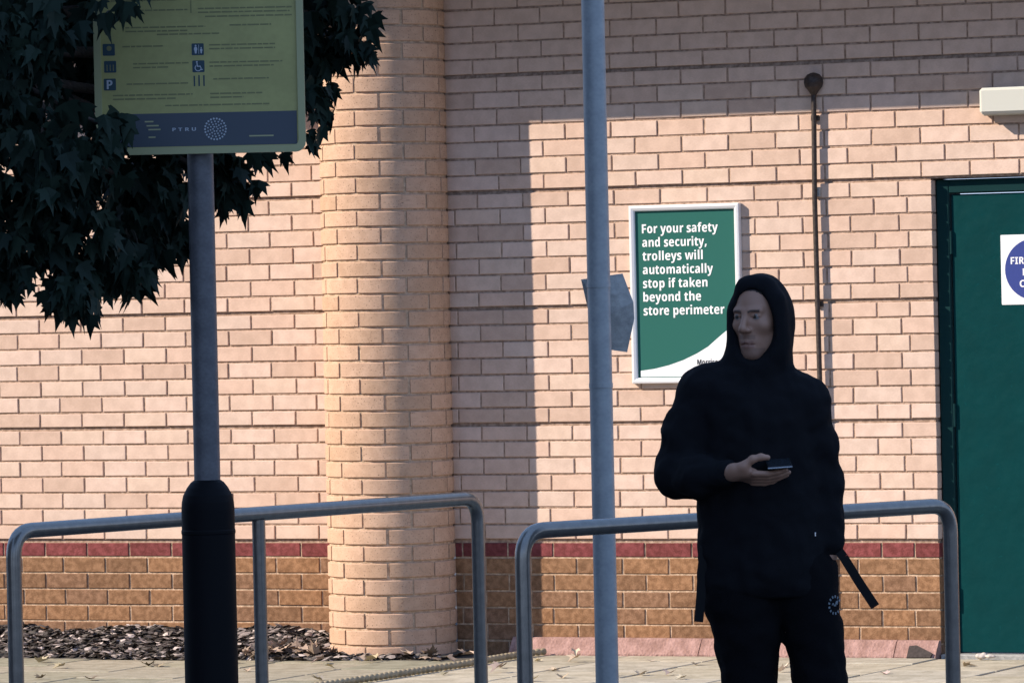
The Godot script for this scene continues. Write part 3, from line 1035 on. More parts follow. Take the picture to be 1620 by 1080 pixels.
# ---------------------------------------------------------------- ground
func build_ground() -> void:
	var mb := MB.new()
	mb.box(Vector3(-260, -0.5, -260), Vector3(260, -0.055, 260))
	setting("ground", mb.done(), M.asphalt)
	mb = MB.new()
	mb.box(Vector3(-6, -0.054, 0.0), Vector3(8, -0.009, 5.1))
	var pave := setting("pavement", mb.done(), M.joint)
	var r := RandomNumberGenerator.new()
	r.seed = 12
	var n := 0
	var w := 0.487
	for i in range(-10, 13):
		for j in range(0, 8):
			var x0 := 0.572 + i * w
			var x1 := x0 + w
			var z0 := 0.076 + j * 0.62 + (0.31 if posmod(i, 2) == 1 else 0.0) - 0.31
			var z1 := z0 + 0.62
			z0 = maxf(z0, 0.076)
			if x0 < -0.1 and x1 > -3.2: z0 = maxf(z0, 0.60 if x0 < -0.9 else 0.50)
			if z1 - z0 < 0.06: continue
			var parts: Array = [[x0, x1]]
			for p in parts:
				if p[1] - p[0] < 0.05: continue
				var q := MB.new()
				var g := 0.0050
				q.box(Vector3(p[0] + g, -0.05, z0 + g), Vector3(p[1] - g, 0.0, z1 - g), 0.003)
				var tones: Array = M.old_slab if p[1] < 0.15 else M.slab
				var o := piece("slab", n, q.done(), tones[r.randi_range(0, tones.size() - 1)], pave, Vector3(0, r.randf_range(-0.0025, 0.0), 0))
				o.rotation.z = r.randf_range(-0.002, 0.002)
				n += 1
	# ribbed hose lying across the slabs
	mb = MB.new()
	var way := Curve3D.new()
	for q in [[0.17, 0.10], [0.15, 0.19], [0.134, 0.365], [0.130, 0.635], [0.132, 0.822], [0.105, 1.20], [0.080, 1.592], [0.056, 1.874], [0.04, 2.3], [0.16, 2.75], [0.46, 3.05]]:
		way.add_point(Vector3(q[0], 0.0163, q[1]))
	for k in range(1, way.point_count - 1):
		var d := (way.get_point_position(k + 1) - way.get_point_position(k - 1)) * 0.17
		way.set_point_in(k, -d)
		way.set_point_out(k, d)
	var pts: Array = []
	var rad: Array = []
	var step := 0.0100
	for k in int(way.get_baked_length() / step):
		pts.append(way.sample_baked(k * step))
		rad.append([0.0160, 0.0160, 0.0070, 0.0070][k % 4])
	mb.tube(pts, rad, 12)
	var hose := put("ribbed_hose", mb.done(), M.hose, self)
	tag(hose, "tan ribbed hose snaking over the paving from the column", "hose")

func build_mulch() -> void:
	var r := RandomNumberGenerator.new()
	r.seed = 31
	# low bank of earth
	var bed := thing("planting_bed", "low bank of slate chips and dead leaves along the wall foot", "flower bed")
	var mb := MB.new()
	var hgt := func(x: float, z: float) -> float:
		var t := clampf(1.0 - z / 0.56, 0.0, 1.0)
		var e := smoothstep(-0.30, -1.15, x)
		return -0.004 + t * (0.018 + 0.075 * e) + 0.012 * sin(x * 9.0 + z * 5.0) * t * e
	for i in 80:
		for j in 8:
			var p: Array = []
			for k in [[0, 0], [1, 0], [1, 1], [0, 1]]:
				var x: float = -3.2 + (i + k[0]) * 0.03725
				var z: float = (j + k[1]) * 0.0725
				p.append(Vector3(x, hgt.call(x, z), z))
			mb.quad(p[0], p[1], p[2], p[3], Vector3.UP)
	put("soil", mb.done(), M.joint, bed)
	mb = MB.new()
	for k in 6400:
		var x := r.randf_range(-3.2, -0.24)
		var lim := 0.58 - 0.10 * smoothstep(-1.0, -0.3, x) + 0.03 * sin(x * 7.0)
		var z := r.randf_range(0.0, lim)
		var cd := Vector2(x - COL_X, z - COL_Z).length()
		if cd < COL_R + 0.005: continue
		if x > -0.35 and z < 0.30: continue
		var y: float = hgt.call(x, z)
		var s := r.randf_range(0.012, 0.036)
		var t := Transform3D(Basis.from_euler(Vector3(r.randf_range(-0.5, 0.7), r.randf() * TAU, r.randf_range(-0.45, 0.45))), Vector3(x, y + r.randf_range(0.002, 0.018), z))
		var q := r.randf()
		if q < 0.66:
			var g := r.randf_range(0.03, 0.12)
			mb.col = Color(g * 1.06, g * 0.93, g * 0.84)
		elif q < 0.86:
			var g2 := r.randf_range(0.12, 0.26)
			mb.col = Color(g2, g2 * 0.86, g2 * 0.80)
		else:
			var g3 := r.randf_range(0.3, 0.6)
			mb.col = Color(g3, g3 * 0.85, g3 * 0.76)
		# a flat shard of six corners, thicker in the middle
		var rim: Array = []
		for e in 6:
			var a := TAU * e / 6.0 + r.randf_range(-0.35, 0.35)
			rim.append(t * Vector3(cos(a) * s * r.randf_range(0.7, 1.15), r.randf_range(-0.002, 0.002), sin(a) * s * 0.55))
		var c0 := t * Vector3(0, s * 0.16, 0)
		var c1 := t * Vector3(0, -s * 0.14, 0)
		for e in 6:
			var n1: Vector3 = (rim[e] - c0).cross(rim[(e + 1) % 6] - c0).normalized()
			if n1.dot(t.basis.y) < 0.0: n1 = -n1
			mb.tri(c0, rim[e], rim[(e + 1) % 6], n1)
			mb.tri(c1, rim[e], rim[(e + 1) % 6], -n1)
	# drift of dead leaves against the foot of the column
	for k in 110:
		var a := r.randf() * TAU
		var dd := sqrt(r.randf())
		var lx := -0.93 + cos(a) * dd * 0.24 + (0.9 * r.randf() if k % 4 == 0 else 0.0)
		var lz := 0.45 + sin(a) * dd * 0.10
		if Vector2(lx - COL_X, lz - COL_Z).length() < COL_R + 0.03: continue
		var g := r.randf_range(0.05, 0.55)
		mb.col = Color(g, g * 0.76, g * 0.58)
		leaf_into(mb, r, Transform3D(Basis.from_euler(Vector3(-PI / 2 + r.randf_range(-0.9, 0.9), r.randf() * TAU, r.randf_range(-0.4, 0.4))), Vector3(lx, hgt.call(lx, lz) + 0.02 + r.randf() * 0.03 * (1.0 - dd), lz)), r.randf_range(0.04, 0.075), r.randf_range(-0.7, 0.3), r.randf_range(-0.4, 0.4))
	var chips := put("chips", mb.done(), M.tinted, bed)
	chips.set_meta("kind", "stuff")

func leaf_outline(r: RandomNumberGenerator) -> Array:
	# five toothed lobes, tip towards -y, stalk at the origin
	var tips := [[-2.35, 0.52], [-1.15, 0.72], [0.0, 1.0], [1.15, 0.74], [2.35, 0.50]]
	var pts: Array = [Vector2(0, 0.0)]
	for i in tips.size():
		var a: float = tips[i][0] * 0.55 + r.randf_range(-0.06, 0.06)
		var l: float = tips[i][1] * r.randf_range(0.92, 1.08)
		for e in [[-0.20, 0.66], [-0.11, 0.72], [0.0, 1.0], [0.11, 0.74], [0.20, 0.64]]:
			var aa: float = a + e[0]
			pts.append(Vector2(sin(aa), -cos(aa)) * l * e[1])
	return pts

func leaf_into(mb: MB, r: RandomNumberGenerator, t: Transform3D, size: float, fold: float, curl: float) -> void:
	var pts := leaf_outline(r)
	var c := Vector3(0, -0.34 * size, 0)
	var f := func(p: Vector2) -> Vector3:
		return Vector3(p.x * size, p.y * size, -absf(p.x) * size * fold - p.y * p.y * size * curl)
	var m: Vector3 = f.call(Vector2(0, -0.36))
	for i in pts.size():
		var a: Vector3 = f.call(pts[i])
		var b: Vector3 = f.call(pts[(i + 1) % pts.size()])
		var nn := (a - m).cross(b - m).normalized()
		if nn.z < 0.0: nn = -nn
		mb.tri(t * m, t * a, t * b, t.basis * nn)

func build_litter() -> void:
	var r := RandomNumberGenerator.new()
	r.seed = 8
	var spots := [[-1.29, 1.03, 0], [-1.08, 1.11, 0], [-1.37, 0.97, 0], [0.23, 1.29, 1], [0.43, 1.12, 1], [0.83, 1.38, 1], [1.09, 1.17, 1], [1.2, 1.08, 1], [1.37, 1.34, 1], [-1.25, 1.72, 0], [-1.5, 1.69, 0], [-0.17, 1.63, 0], [-0.96, 0.66, 0], [0.29, 0.47, 1], [0.49, 0.45, 1], [1.11, 0.59, 1], [-0.42, 0.60, 0], [0.82, 0.40, 1], [0.36, 0.18, 1], [0.98, 1.21, 1], [-0.62, 0.72, 0], [1.62, 0.9, 1], [2.3, 0.5, 1], [0.62, 0.95, 1], [0.75, 1.55, 1], [1.5, 0.42, 1], [2.12, 0.95, 1], [0.3, 0.85, 1], [-0.75, 1.2, 0], [-1.7, 1.15, 0], [-2.0, 0.85, 0], [-1.9, 1.5, 0], [-0.45, 1.05, 0], [-1.05, 0.8, 0]]
	for s in spots:
		var mb := MB.new()
		var g := r.randf_range(0.25, 0.70) if s[2] == 1 else r.randf_range(0.12, 0.5)
		mb.col = Color(g, g * r.randf_range(0.76, 0.88), g * r.randf_range(0.52, 0.7))
		var t := Transform3D(Basis.from_euler(Vector3(-PI / 2 + r.randf_range(-0.35, 0.35), r.randf() * TAU, 0)), Vector3(0, 0.008, 0))
		var size := r.randf_range(0.04, 0.08)
		leaf_into(mb, r, t, size, r.randf_range(-0.75, -0.35), r.randf_range(-0.45, 0.45))
		var lowest := 1.0
		for p in mb.v: lowest = minf(lowest, p.y)
		for k in mb.v.size(): mb.v[k] -= Vector3(0, lowest - 0.0005, 0)
		var o := put("fallen_leaf", mb.done(), M.tinted, self, Vector3(s[0], 0, s[1]))
		if s[2] == 1: tag(o, "dry curled leaf lying on the pale paving slabs", "leaf", "dry leaves on the pale paving")
		else: tag(o, "brown dead leaf lying on the grey slabs before the bed", "leaf", "dead leaves on the grey slabs")
	# broken brown tile leaning on the kerb beside the door
	var sh := MB.new()
	sh.plate(PackedVector2Array([Vector2(-0.05, 0), Vector2(0.055, 0.0), Vector2(0.062, 0.022), Vector2(-0.012, 0.062), Vector2(-0.045, 0.058)]), -0.005, 0.005)
	var lean := Basis.from_euler(Vector3(-0.62, 0.12, 0.0))
	for k in sh.v.size():
		sh.v[k] = lean * sh.v[k]
		sh.n[k] = lean * sh.n[k]
	var low := 1.0
	for p in sh.v: low = minf(low, p.y)
	for k in sh.v.size(): sh.v[k] -= Vector3(0, low, 0)
	var so := put("tile_shard", sh.done(), M.pipe, self, Vector3(1.945, 0.0, 0.090))
	tag(so, "broken dark brown tile lying against the pink kerb", "tile")
	# crumpled wrapper on the threshold
	var f := Field.new()
	r.seed = 3
	for k in 7:
		f.ell(Vector3(r.randf_range(-0.035, 0.035), r.randf_range(0.014, 0.028), r.randf_range(-0.012, 0.012)), Vector3(r.randf_range(0.012, 0.025), r.randf_range(0.008, 0.014), r.randf_range(0.01, 0.018)), 0.004)
	var cm := MB.new()
	f.mesh_into(cm, 0.004)
	lowest_to(cm, 0.0)
	var co := put("crumpled_wrapper", cm.done(), paint(lin(0.5, 0.45, 0.4), 0.7), self, Vector3(2.255, 0.0, 0.115))
	tag(co, "crumpled pale wrapper lying at the foot of the green door", "litter")

func lowest_to(mb: MB, y: float) -> void:
	var low := 1e9
	for p in mb.v: low = minf(low, p.y)
	for k in mb.v.size(): mb.v[k] += Vector3(0, y - low, 0)

# ---------------------------------------------------------------- tree
func build_tree() -> void:
	var r := RandomNumberGenerator.new()
	r.seed = 20
	var base := Vector3(1.80, -0.05, 8.83)
	var t := thing("broadleaf_tree", "dark broadleaf tree with low branches hanging round the yellow board", "tree", base)
	var mb := MB.new()
	mb.tube([Vector3(0, 0, 0), Vector3(0.02, 0.15, 0), Vector3(0.03, 1.0, 0.01), Vector3(0.05, 1.9, -0.02), Vector3(0.03, 2.7, 0.0), Vector3(0.06, 3.4, -0.05)], [0.13, 0.10, 0.085, 0.075, 0.055, 0.02], 16)
	put("trunk", mb.done(), M.bark, t)
	var clumps := [
		[Vector3(2.395,2.352,8.526),0.150,0.212,330], [Vector3(2.440,2.030,8.516),0.185,0.190,340],
		[Vector3(2.353,1.789,8.456),0.196,0.151,237], [Vector3(2.435,1.876,8.308),0.179,0.179,253],
		[Vector3(2.448,1.697,8.193),0.126,0.090,88], [Vector3(2.483,1.626,8.398),0.068,0.071,38],
		[Vector3(2.385,1.724,7.892),0.083,0.092,57], [Vector3(2.340,1.938,7.801),0.167,0.148,182],
		[Vector3(2.423,1.881,7.763),0.111,0.111,91], [Vector3(2.411,1.798,7.659),0.060,0.047,20],
		[Vector3(2.571,1.934,7.585),0.065,0.075,35], [Vector3(2.594,1.980,7.574),0.041,0.037,11],
		[Vector3(2.575,2.085,8.350),0.050,0.060,26], [Vector3(2.606,2.444,8.334),0.068,0.025,13],
		[Vector3(2.735,2.440,7.278),0.125,0.095,85], [Vector3(2.805,2.365,7.248),0.070,0.060,26],
		[Vector3(2.709,2.216,7.299),0.030,0.076,16], [Vector3(2.726,2.106,7.292),0.030,0.030,6],
		[Vector3(2.620,2.050,7.451),0.064,0.019,8], [Vector3(2.595,2.276,7.351),0.151,0.208,223],
		[Vector3(2.462,2.030,7.634),0.112,0.093,76], [Vector3(2.069,2.204,8.582),0.267,0.444,951],
		[Vector3(1.803,2.744,8.699),0.444,0.444,1585], [Vector3(2.384,2.834,8.212),0.541,0.324,1370],
		[Vector3(2.683,2.777,7.416),0.469,0.225,761], [Vector3(1.954,3.338,8.515),0.591,0.358,1674],
		[Vector3(2.541,3.247,7.917),0.548,0.329,1370],
		[Vector3(2.187,2.293,7.890),0.068,0.197,130], [Vector3(2.271,2.382,7.884),0.074,0.148,110], [Vector3(2.420,1.779,7.820),0.074,0.055,40], [Vector3(2.547,2.005,7.595),0.056,0.041,30]]
	var fork := Vector3(0.04, 2.15, 0.0)
	for i in clumps.size():
		if (i % 2 == 1 and i < 20) or i > 26: continue
		var e: Vector3 = clumps[i][0] - base
		var rise := Vector3(0, 0.25, 0)
		var m1 := fork.lerp(e, 0.35) + rise * 0.8 + Vector3(r.randf_range(-0.05, 0.05), 0, r.randf_range(-0.05, 0.05))
		var m2 := fork.lerp(e, 0.7) + rise * 0.6
		mb = MB.new()
		mb.tube([fork, m1, m2, e + Vector3(0, 0.02, 0)], [0.035, 0.022, 0.013, 0.005], 8)
		put("branch", mb.done(), M.bark, t)
	# leaves: many copies of one toothed leaf in tufts, hanging tip down
	var lm := MB.new()
	leaf_into(lm, r, Transform3D.IDENTITY, 1.0, 0.28, 0.18)
	var mm := MultiMesh.new()
	mm.transform_format = MultiMesh.TRANSFORM_3D
	mm.use_colors = true
	mm.mesh = lm.done()
	var xf: Array = []
	for c in clumps:
		var n: int = int(c[3] * 1.6) if c[3] < 120 else c[3]
		var depth: float = minf(maxf(c[1], c[2]), 0.35)
		while n > 0:
			var p := Vector3(r.randfn(), r.randfn(), r.randfn())
			p = p.normalized() * pow(r.randf(), 0.42)
			var tuft: Vector3 = c[0] + Vector3(p.x * c[1], p.y * c[2], p.z * depth)
			var cnt := mini(n, r.randi_range(3, 6))
			n -= cnt
			for k in cnt:
				var sz := r.randf_range(0.042, 0.095)
				var b := Basis.from_euler(Vector3(r.randf_range(-0.75, 0.45), r.randf() * TAU, r.randf_range(-0.6, 0.6)))
				xf.append([Transform3D(b * Basis.from_scale(Vector3(sz * r.randf_range(0.65, 1.1), sz, sz * r.randf_range(0.3, 1.6))), tuft - base + Vector3(r.randf_range(-0.035, 0.035), r.randf_range(-0.02, 0.05), r.randf_range(-0.035, 0.035))), r.randf()])
	mm.instance_count = xf.size()
	for k in xf.size():
		mm.set_instance_transform(k, xf[k][0])
		var q: float = xf[k][1]
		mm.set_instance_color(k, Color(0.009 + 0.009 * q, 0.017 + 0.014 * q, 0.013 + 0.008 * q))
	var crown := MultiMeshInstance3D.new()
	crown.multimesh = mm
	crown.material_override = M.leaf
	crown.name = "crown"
	crown.set_meta("kind", "stuff")
	t.add_child(crown)

# ---------------------------------------------------------------- person
func build_person() -> void:
	var turn := deg_to_rad(24.6)
	var at := Vector3(4.017, 0, 7.036)
	var p := thing("person", "person in black hooded jacket and dark trousers standing looking aside, phone in hand", "person", at, turn)
	var rip := FastNoiseLite.new()
	rip.seed = 4; rip.frequency = 14.0; rip.fractal_octaves = 2
	# --- body: head, trunk, arms, hands and legs as one skin surface
	var skin := MB.new()
	var hc := Vector3(0.004, 1.527, 0.004)
	var hb := Basis.from_euler(Vector3(0.04, deg_to_rad(-33.0), 0.0))
	var ho := Basis.from_euler(Vector3(0.04, deg_to_rad(-25.0), 0.0))
	var O := func(x: float, y: float, z: float) -> Vector3: return hc + ho * Vector3(x, y, z)
	var H := func(x: float, y: float, z: float) -> Vector3: return hc + hb * Vector3(x, y, z)
	var f := Field.new()
	f.ell(H.call(0, 0.036, -0.012), Vector3(0.071, 0.084, 0.088), 0.02, false, hb)
	f.ell(H.call(0, -0.022, 0.018), Vector3(0.060, 0.088, 0.066), 0.03, false, hb)
	f.cap(H.call(-0.040, -0.074, 0.010), 0.025, H.call(-0.012, -0.104, 0.054), 0.017, 0.03)
	f.cap(H.call(0.040, -0.074, 0.010), 0.025, H.call(0.012, -0.104, 0.054), 0.017, 0.03)
	f.ell(H.call(0, -0.106, 0.062), Vector3(0.023, 0.015, 0.016), 0.020, false, hb)
	f.ell(H.call(-0.042, -0.022, 0.050), Vector3(0.018, 0.018, 0.022), 0.02, false, hb)
	f.ell(H.call(0.042, -0.022, 0.050), Vector3(0.018, 0.018, 0.022), 0.02, false, hb)
	f.cap(H.call(-0.038, 0.021, 0.066), 0.010, H.call(-0.012, 0.020, 0.077), 0.009, 0.012)
	f.cap(H.call(0.038, 0.021, 0.066), 0.010, H.call(0.012, 0.020, 0.077), 0.009, 0.012)
	f.ell(H.call(-0.030, 0.004, 0.085), Vector3(0.0175, 0.0118, 0.0165), 0.008, true, hb)
	f.ell(H.call(0.030, 0.004, 0.085), Vector3(0.0175, 0.0118, 0.0165), 0.008, true, hb)
	f.cap(H.call(0, 0.014, 0.080), 0.0075, H.call(0, -0.028, 0.101), 0.0105, 0.010)
	f.ell(H.call(0, -0.033, 0.100), Vector3(0.0115, 0.0095, 0.0115), 0.008, false, hb)
	f.ell(H.call(-0.0125, -0.036, 0.090), Vector3(0.0075, 0.0070, 0.0095), 0.006, false, hb)
	f.ell(H.call(0.0125, -0.036, 0.090), Vector3(0.0075, 0.0070, 0.0095), 0.006, false, hb)
	f.ell(H.call(0, -0.072, 0.061), Vector3(0.027, 0.022, 0.021), 0.022, false, hb)
	f.cap(H.call(-0.020, -0.0765, 0.071), 0.0032, H.call(0.0, -0.0700, 0.0820), 0.0048, 0.006)
	f.cap(H.call(0.020, -0.0765, 0.071), 0.0032, H.call(0.0, -0.0700, 0.0820), 0.0048, 0.006)
	f.cap(H.call(-0.014, -0.0820, 0.0735), 0.0042, H.call(0.014, -0.0820, 0.0735), 0.0042, 0.006)
	f.cap(H.call(-0.004, -0.0822, 0.0785), 0.0052, H.call(0.004, -0.0822, 0.0785), 0.0052, 0.008)
	f.cap(H.call(-0.023, -0.0785, 0.075), 0.0022, H.call(0.0, -0.0760, 0.0855), 0.0026, 0.002, true)
	f.cap(H.call(0.023, -0.0785, 0.075), 0.0022, H.call(0.0, -0.0760, 0.0855), 0.0026, 0.002, true)
	for sx in [-1.0, 1.0]:
		f.ell(H.call(sx * 0.030, 0.003, 0.0665), Vector3(0.0118, 0.0118, 0.0118), 0.002)
		f.cap(H.call(sx * 0.019, 0.0068, 0.0755), 0.0042, H.call(sx * 0.041, 0.0058, 0.0710), 0.0042, 0.004)
		f.cap(H.call(sx * 0.020, -0.0055, 0.0745), 0.0026, H.call(sx * 0.040, -0.0050, 0.0705), 0.0026, 0.004)
		f.ell(H.call(sx * 0.073, -0.005, -0.012), Vector3(0.008, 0.028, 0.018), 0.008, false, hb)
	f.cap(H.call(0, -0.075, -0.015), 0.055, Vector3(-0.005, 1.34, -0.01), 0.058, 0.03)
	var inv := hb.inverse()
	var tone := func(q: Vector3) -> Color:
		var l := inv * (q - hc)
		var c := Color(0.315, 0.172, 0.110)
		if l.z > 0.05:
			for sx in [-1.0, 1.0]:
				var e := l - Vector3(sx * 0.030, 0.003, 0.0665)
				if e.length() < 0.0128 and e.z > 0.004:
					var g := Vector2(e.x + 0.002, e.y)
					c = Color(0.20, 0.18, 0.165) if g.length() > 0.0064 else Color(0.03, 0.02, 0.015)
			var bx := absf(l.x)
			if bx > 0.011 and bx < 0.044 and absf(l.y - 0.0205 + (bx - 0.028) * (bx - 0.028) * 9.0) < 0.0034:
				c = Color(0.075, 0.047, 0.035)
			if bx < 0.022 and l.y > -0.088 and l.y < -0.067 and l.z > 0.068:
				c = c.lerp(Color(0.20, 0.088, 0.075), 0.6)
			if l.y < -0.088 or (l.y < -0.050 and l.y > -0.063 and bx < 0.026):
				c = c.lerp(Color(0.09, 0.055, 0.042), 0.40)
		if l.y > 0.078: c = Color(0.02, 0.015, 0.012)
		return c
	f.mesh_into(skin, 0.0032, tone)
	print("head")
	var flesh := func(q: Vector3) -> Color: return Color(0.315, 0.172, 0.110)
	# phone hand
	f = Field.new()
	for z in [0.172, 0.190, 0.208, 0.224]:
		f.cap(Vector3(-0.098, 1.079, 0.19 + (z - 0.198) * 0.6), 0.0165, Vector3(-0.034, 1.078 - (0.224 - z) * 0.45, z), 0.0125, 0.014)
	f.cap(Vector3(-0.135, 1.074, 0.165), 0.025, Vector3(-0.095, 1.078, 0.188), 0.022, 0.02)
	f.cap(Vector3(-0.088, 1.090, 0.215), 0.016, Vector3(-0.060, 1.094, 0.226), 0.015, 0.016)
	f.chain([[Vector3(-0.066, 1.096, 0.226), 0.0135], [Vector3(-0.036, 1.117, 0.232), 0.0108], [Vector3(-0.012, 1.1225, 0.229), 0.0098], [Vector3(0.008, 1.1205, 0.222), 0.0080]], 0.008)
	var fz := [0.232, 0.212, 0.192, 0.173]
	var fl := [0.95, 1.05, 1.0, 0.80]
	for i in 4:
		var z: float = fz[i]
		var l: float = fl[i]
		var dn := -0.0095 * i
		f.chain([[Vector3(-0.034, 1.076 + dn, z), 0.0098], [Vector3(-0.034 + 0.042 * l, 1.0735 + dn, z + 0.002), 0.0086], [Vector3(-0.034 + 0.072 * l, 1.0780 + dn, z + 0.002), 0.0079], [Vector3(-0.034 + 0.098 * l, 1.0845 + dn * 0.85, z), 0.0068]], 0.003)
	f.mesh_into(skin, 0.003, flesh)
	# other hand, pushed into the trouser pocket
	f = Field.new()
	f.cap(Vector3(0.196, 0.88, 0.005), 0.026, Vector3(0.196, 0.825, -0.002), 0.023, 0.02)
	for z in [-0.034, -0.014, 0.006, 0.024]:
		f.cap(Vector3(0.194, 0.83, z * 0.5), 0.015, Vector3(0.172, 0.760, z), 0.0115, 0.012)
		f.chain([[Vector3(0.172, 0.762, z), 0.0100], [Vector3(0.158, 0.722, z + 0.002), 0.0090], [Vector3(0.146, 0.695 + absf(z) * 0.4, z + 0.004), 0.008]], 0.006)
	f.chain([[Vector3(0.188, 0.82, 0.014), 0.014], [Vector3(0.168, 0.785, 0.036), 0.011], [Vector3(0.155, 0.757, 0.044), 0.009]], 0.01)
	f.mesh_into(skin, 0.0034, flesh)
	# trunk and limbs under the clothes
	f = Field.new()
	f.cap(Vector3(-0.005, 1.42, -0.012), 0.056, Vector3(-0.005, 1.30, -0.01), 0.062, 0.04)
	f.cap(Vector3(-0.07, 1.26, 0), 0.085, Vector3(-0.06, 0.86, 0), 0.085, 0.05)
	f.cap(Vector3(0.05, 1.25, 0), 0.085, Vector3(0.06, 0.86, 0), 0.085, 0.05)
	f.chain([[Vector3(-0.165, 1.305, -0.01), 0.052], [Vector3(-0.243, 1.066, 0.02), 0.040], [Vector3(-0.135, 1.074, 0.165), 0.026]], 0.02)
	f.chain([[Vector3(0.13, 1.265, -0.01), 0.052], [Vector3(0.176, 1.06, -0.02), 0.038], [Vector3(0.196, 0.88, 0.005), 0.027]], 0.02)
	f.chain([[Vector3(-0.06, 0.80, 0), 0.085], [Vector3(-0.052, 0.44, 0.01), 0.055], [Vector3(-0.058, 0.09, -0.01), 0.036], [Vector3(-0.075, 0.05, 0.10), 0.028]], 0.02)
	f.chain([[Vector3(0.08, 0.80, 0), 0.080], [Vector3(0.155, 0.44, 0.01), 0.055], [Vector3(0.168, 0.09, -0.01), 0.036], [Vector3(0.19, 0.05, 0.10), 0.028]], 0.02)
	f.mesh_into(skin, 0.014, flesh)
	put("body", skin.done(), M.skin, p)
	print("body")
	# --- jacket with hood
	f = Field.new()
	f.cap(Vector3(-0.082, 1.265, 0.0), 0.110, Vector3(-0.075, 0.76, 0.0), 0.117, 0.05)
	f.cap(Vector3(0.055, 1.245, 0.0), 0.105, Vector3(0.075, 0.76, 0.0), 0.117, 0.05)
	f.cap(Vector3(-0.02, 1.22, 0.03), 0.095, Vector3(-0.005, 0.80, 0.03), 0.105, 0.06)
	f.cap(Vector3(-0.055, 1.345, -0.01), 0.066, Vector3(-0.158, 1.312, -0.01), 0.072, 0.05)
	f.cap(Vector3(0.035, 1.335, -0.01), 0.066, Vector3(0.128, 1.272, -0.01), 0.072, 0.05)
	f.chain([[Vector3(-0.162, 1.305, -0.01), 0.076], [Vector3(-0.215, 1.19, 0.0), 0.070], [Vector3(-0.248, 1.068, 0.02), 0.063], [Vector3(-0.19, 1.066, 0.11), 0.057], [Vector3(-0.118, 1.076, 0.172), 0.041]], 0.03)
	f.chain([[Vector3(0.13, 1.265, -0.01), 0.074], [Vector3(0.160, 1.15, -0.02), 0.064], [Vector3(0.180, 1.03, -0.02), 0.056], [Vector3(0.196, 0.862, 0.004), 0.045]], 0.03)
	# collar and hood
	f.cap(Vector3(-0.005, 1.36, 0.0), 0.088, Vector3(0.004, 1.44, -0.008), 0.084, 0.04)
	f.ell(Vector3(0.010, 1.535, -0.018), Vector3(0.090, 0.120, 0.112), 0.03, false, ho)
	f.cap(Vector3(0.012, 1.50, -0.02), 0.088, Vector3(0.004, 1.42, -0.01), 0.088, 0.04)
	f.cap(O.call(-0.056, 0.02, 0.030), 0.015, O.call(-0.056, -0.09, 0.025), 0.022, 0.04)
	f.cap(O.call(0.066, 0.05, 0.035), 0.024, O.call(0.064, -0.09, 0.03), 0.028, 0.04)
	f.cap(O.call(-0.028, 0.092, 0.035), 0.020, O.call(0.035, 0.094, 0.035), 0.020, 0.04)
	# the opening round the face
	f.ell(O.call(0.002, -0.012, 0.070), Vector3(0.059, 0.094, 0.090), 0.014, true, ho)
	f.ell(O.call(0.010, -0.034, 0.100), Vector3(0.066, 0.094, 0.080), 0.014, true, ho)
	var jk := MB.new()
	f.mesh_into(jk, 0.0085, null, rip, 0.0085, 0.705, 1.46)
	var jacket := put("hooded_jacket", jk.done(), M.cloth, p)
	jacket.set_meta("label", "black hooded jacket with the hood up")
	# zip pull
	var mb := MB.new()
	mb.box(Vector3(0.146, 0.884, 0.098), Vector3(0.150, 0.896, 0.102), 0.0008)
	put("zip_pull", mb.done(), M.phone_rim, jacket)
	# hanging straps
	for s in [[Vector3(0.205, 0.858, 0.02), Vector3(0.234, 0.818, 0.03), Vector3(0.28, 0.740, 0.032), Vector3(0.323, 0.672, 0.035)], [Vector3(-0.172, 0.86, 0.055), Vector3(-0.182, 0.80, 0.06), Vector3(-0.188, 0.71, 0.06), Vector3(-0.196, 0.640, 0.058)]]:
		mb = MB.new()
		for k in s.size() - 1:
			var a: Vector3 = s[k]
			var b: Vector3 = s[k + 1]
			var side := (b - a).cross(Vector3.BACK).normalized() * 0.0135
			var dz := Vector3(0, 0, 0.0025)
			mb.quad(a - side + dz, a + side + dz, b + side + dz, b - side + dz, Vector3.BACK)
			mb.quad(a - side - dz, a + side - dz, b + side - dz, b - side - dz, Vector3.FORWARD)
			mb.quad(a - side - dz, a - side + dz, b - side + dz, b - side - dz, -side)
			mb.quad(a + side - dz, a + side + dz, b + side + dz, b + side - dz, side)
			if k == s.size() - 2: mb.quad(b - side - dz, b - side + dz, b + side + dz, b + side - dz, b - a)
		put("strap", mb.done(), M.strap, jacket)
	print("jacket")
	# --- trousers
	f = Field.new()
	f.cap(Vector3(-0.07, 0.88, 0), 0.100, Vector3(-0.07, 0.78, 0), 0.108, 0.05)
	f.cap(Vector3(0.075, 0.88, 0), 0.100, Vector3(0.092, 0.78, 0), 0.106, 0.05)
	f.chain([[Vector3(-0.070, 0.78, 0), 0.114], [Vector3(-0.066, 0.70, 0), 0.114], [Vector3(-0.052, 0.61, 0.004), 0.102], [Vector3(-0.048, 0.45, 0.010), 0.078], [Vector3(-0.056, 0.30, 0.0), 0.072], [Vector3(-0.060, 0.07, -0.01), 0.066]], 0.012)
	f.chain([[Vector3(0.095, 0.78, 0), 0.108], [Vector3(0.142, 0.61, 0.004), 0.086], [Vector3(0.160, 0.45, 0.010), 0.080], [Vector3(0.166, 0.30, 0.0), 0.074], [Vector3(0.170, 0.07, -0.01), 0.068]], 0.012)
	f.cap(Vector3(0.165, 0.785, 0.008), 0.048, Vector3(0.152, 0.70, 0.012), 0.058, 0.03)
	var tr := MB.new()
	f.mesh_into(tr, 0.011, null, rip, 0.008, 0.02)
	var trousers := put("trousers", tr.done(), M.trouser, p)
	# round printed badge on the thigh, laid on the cloth
	mb = MB.new()
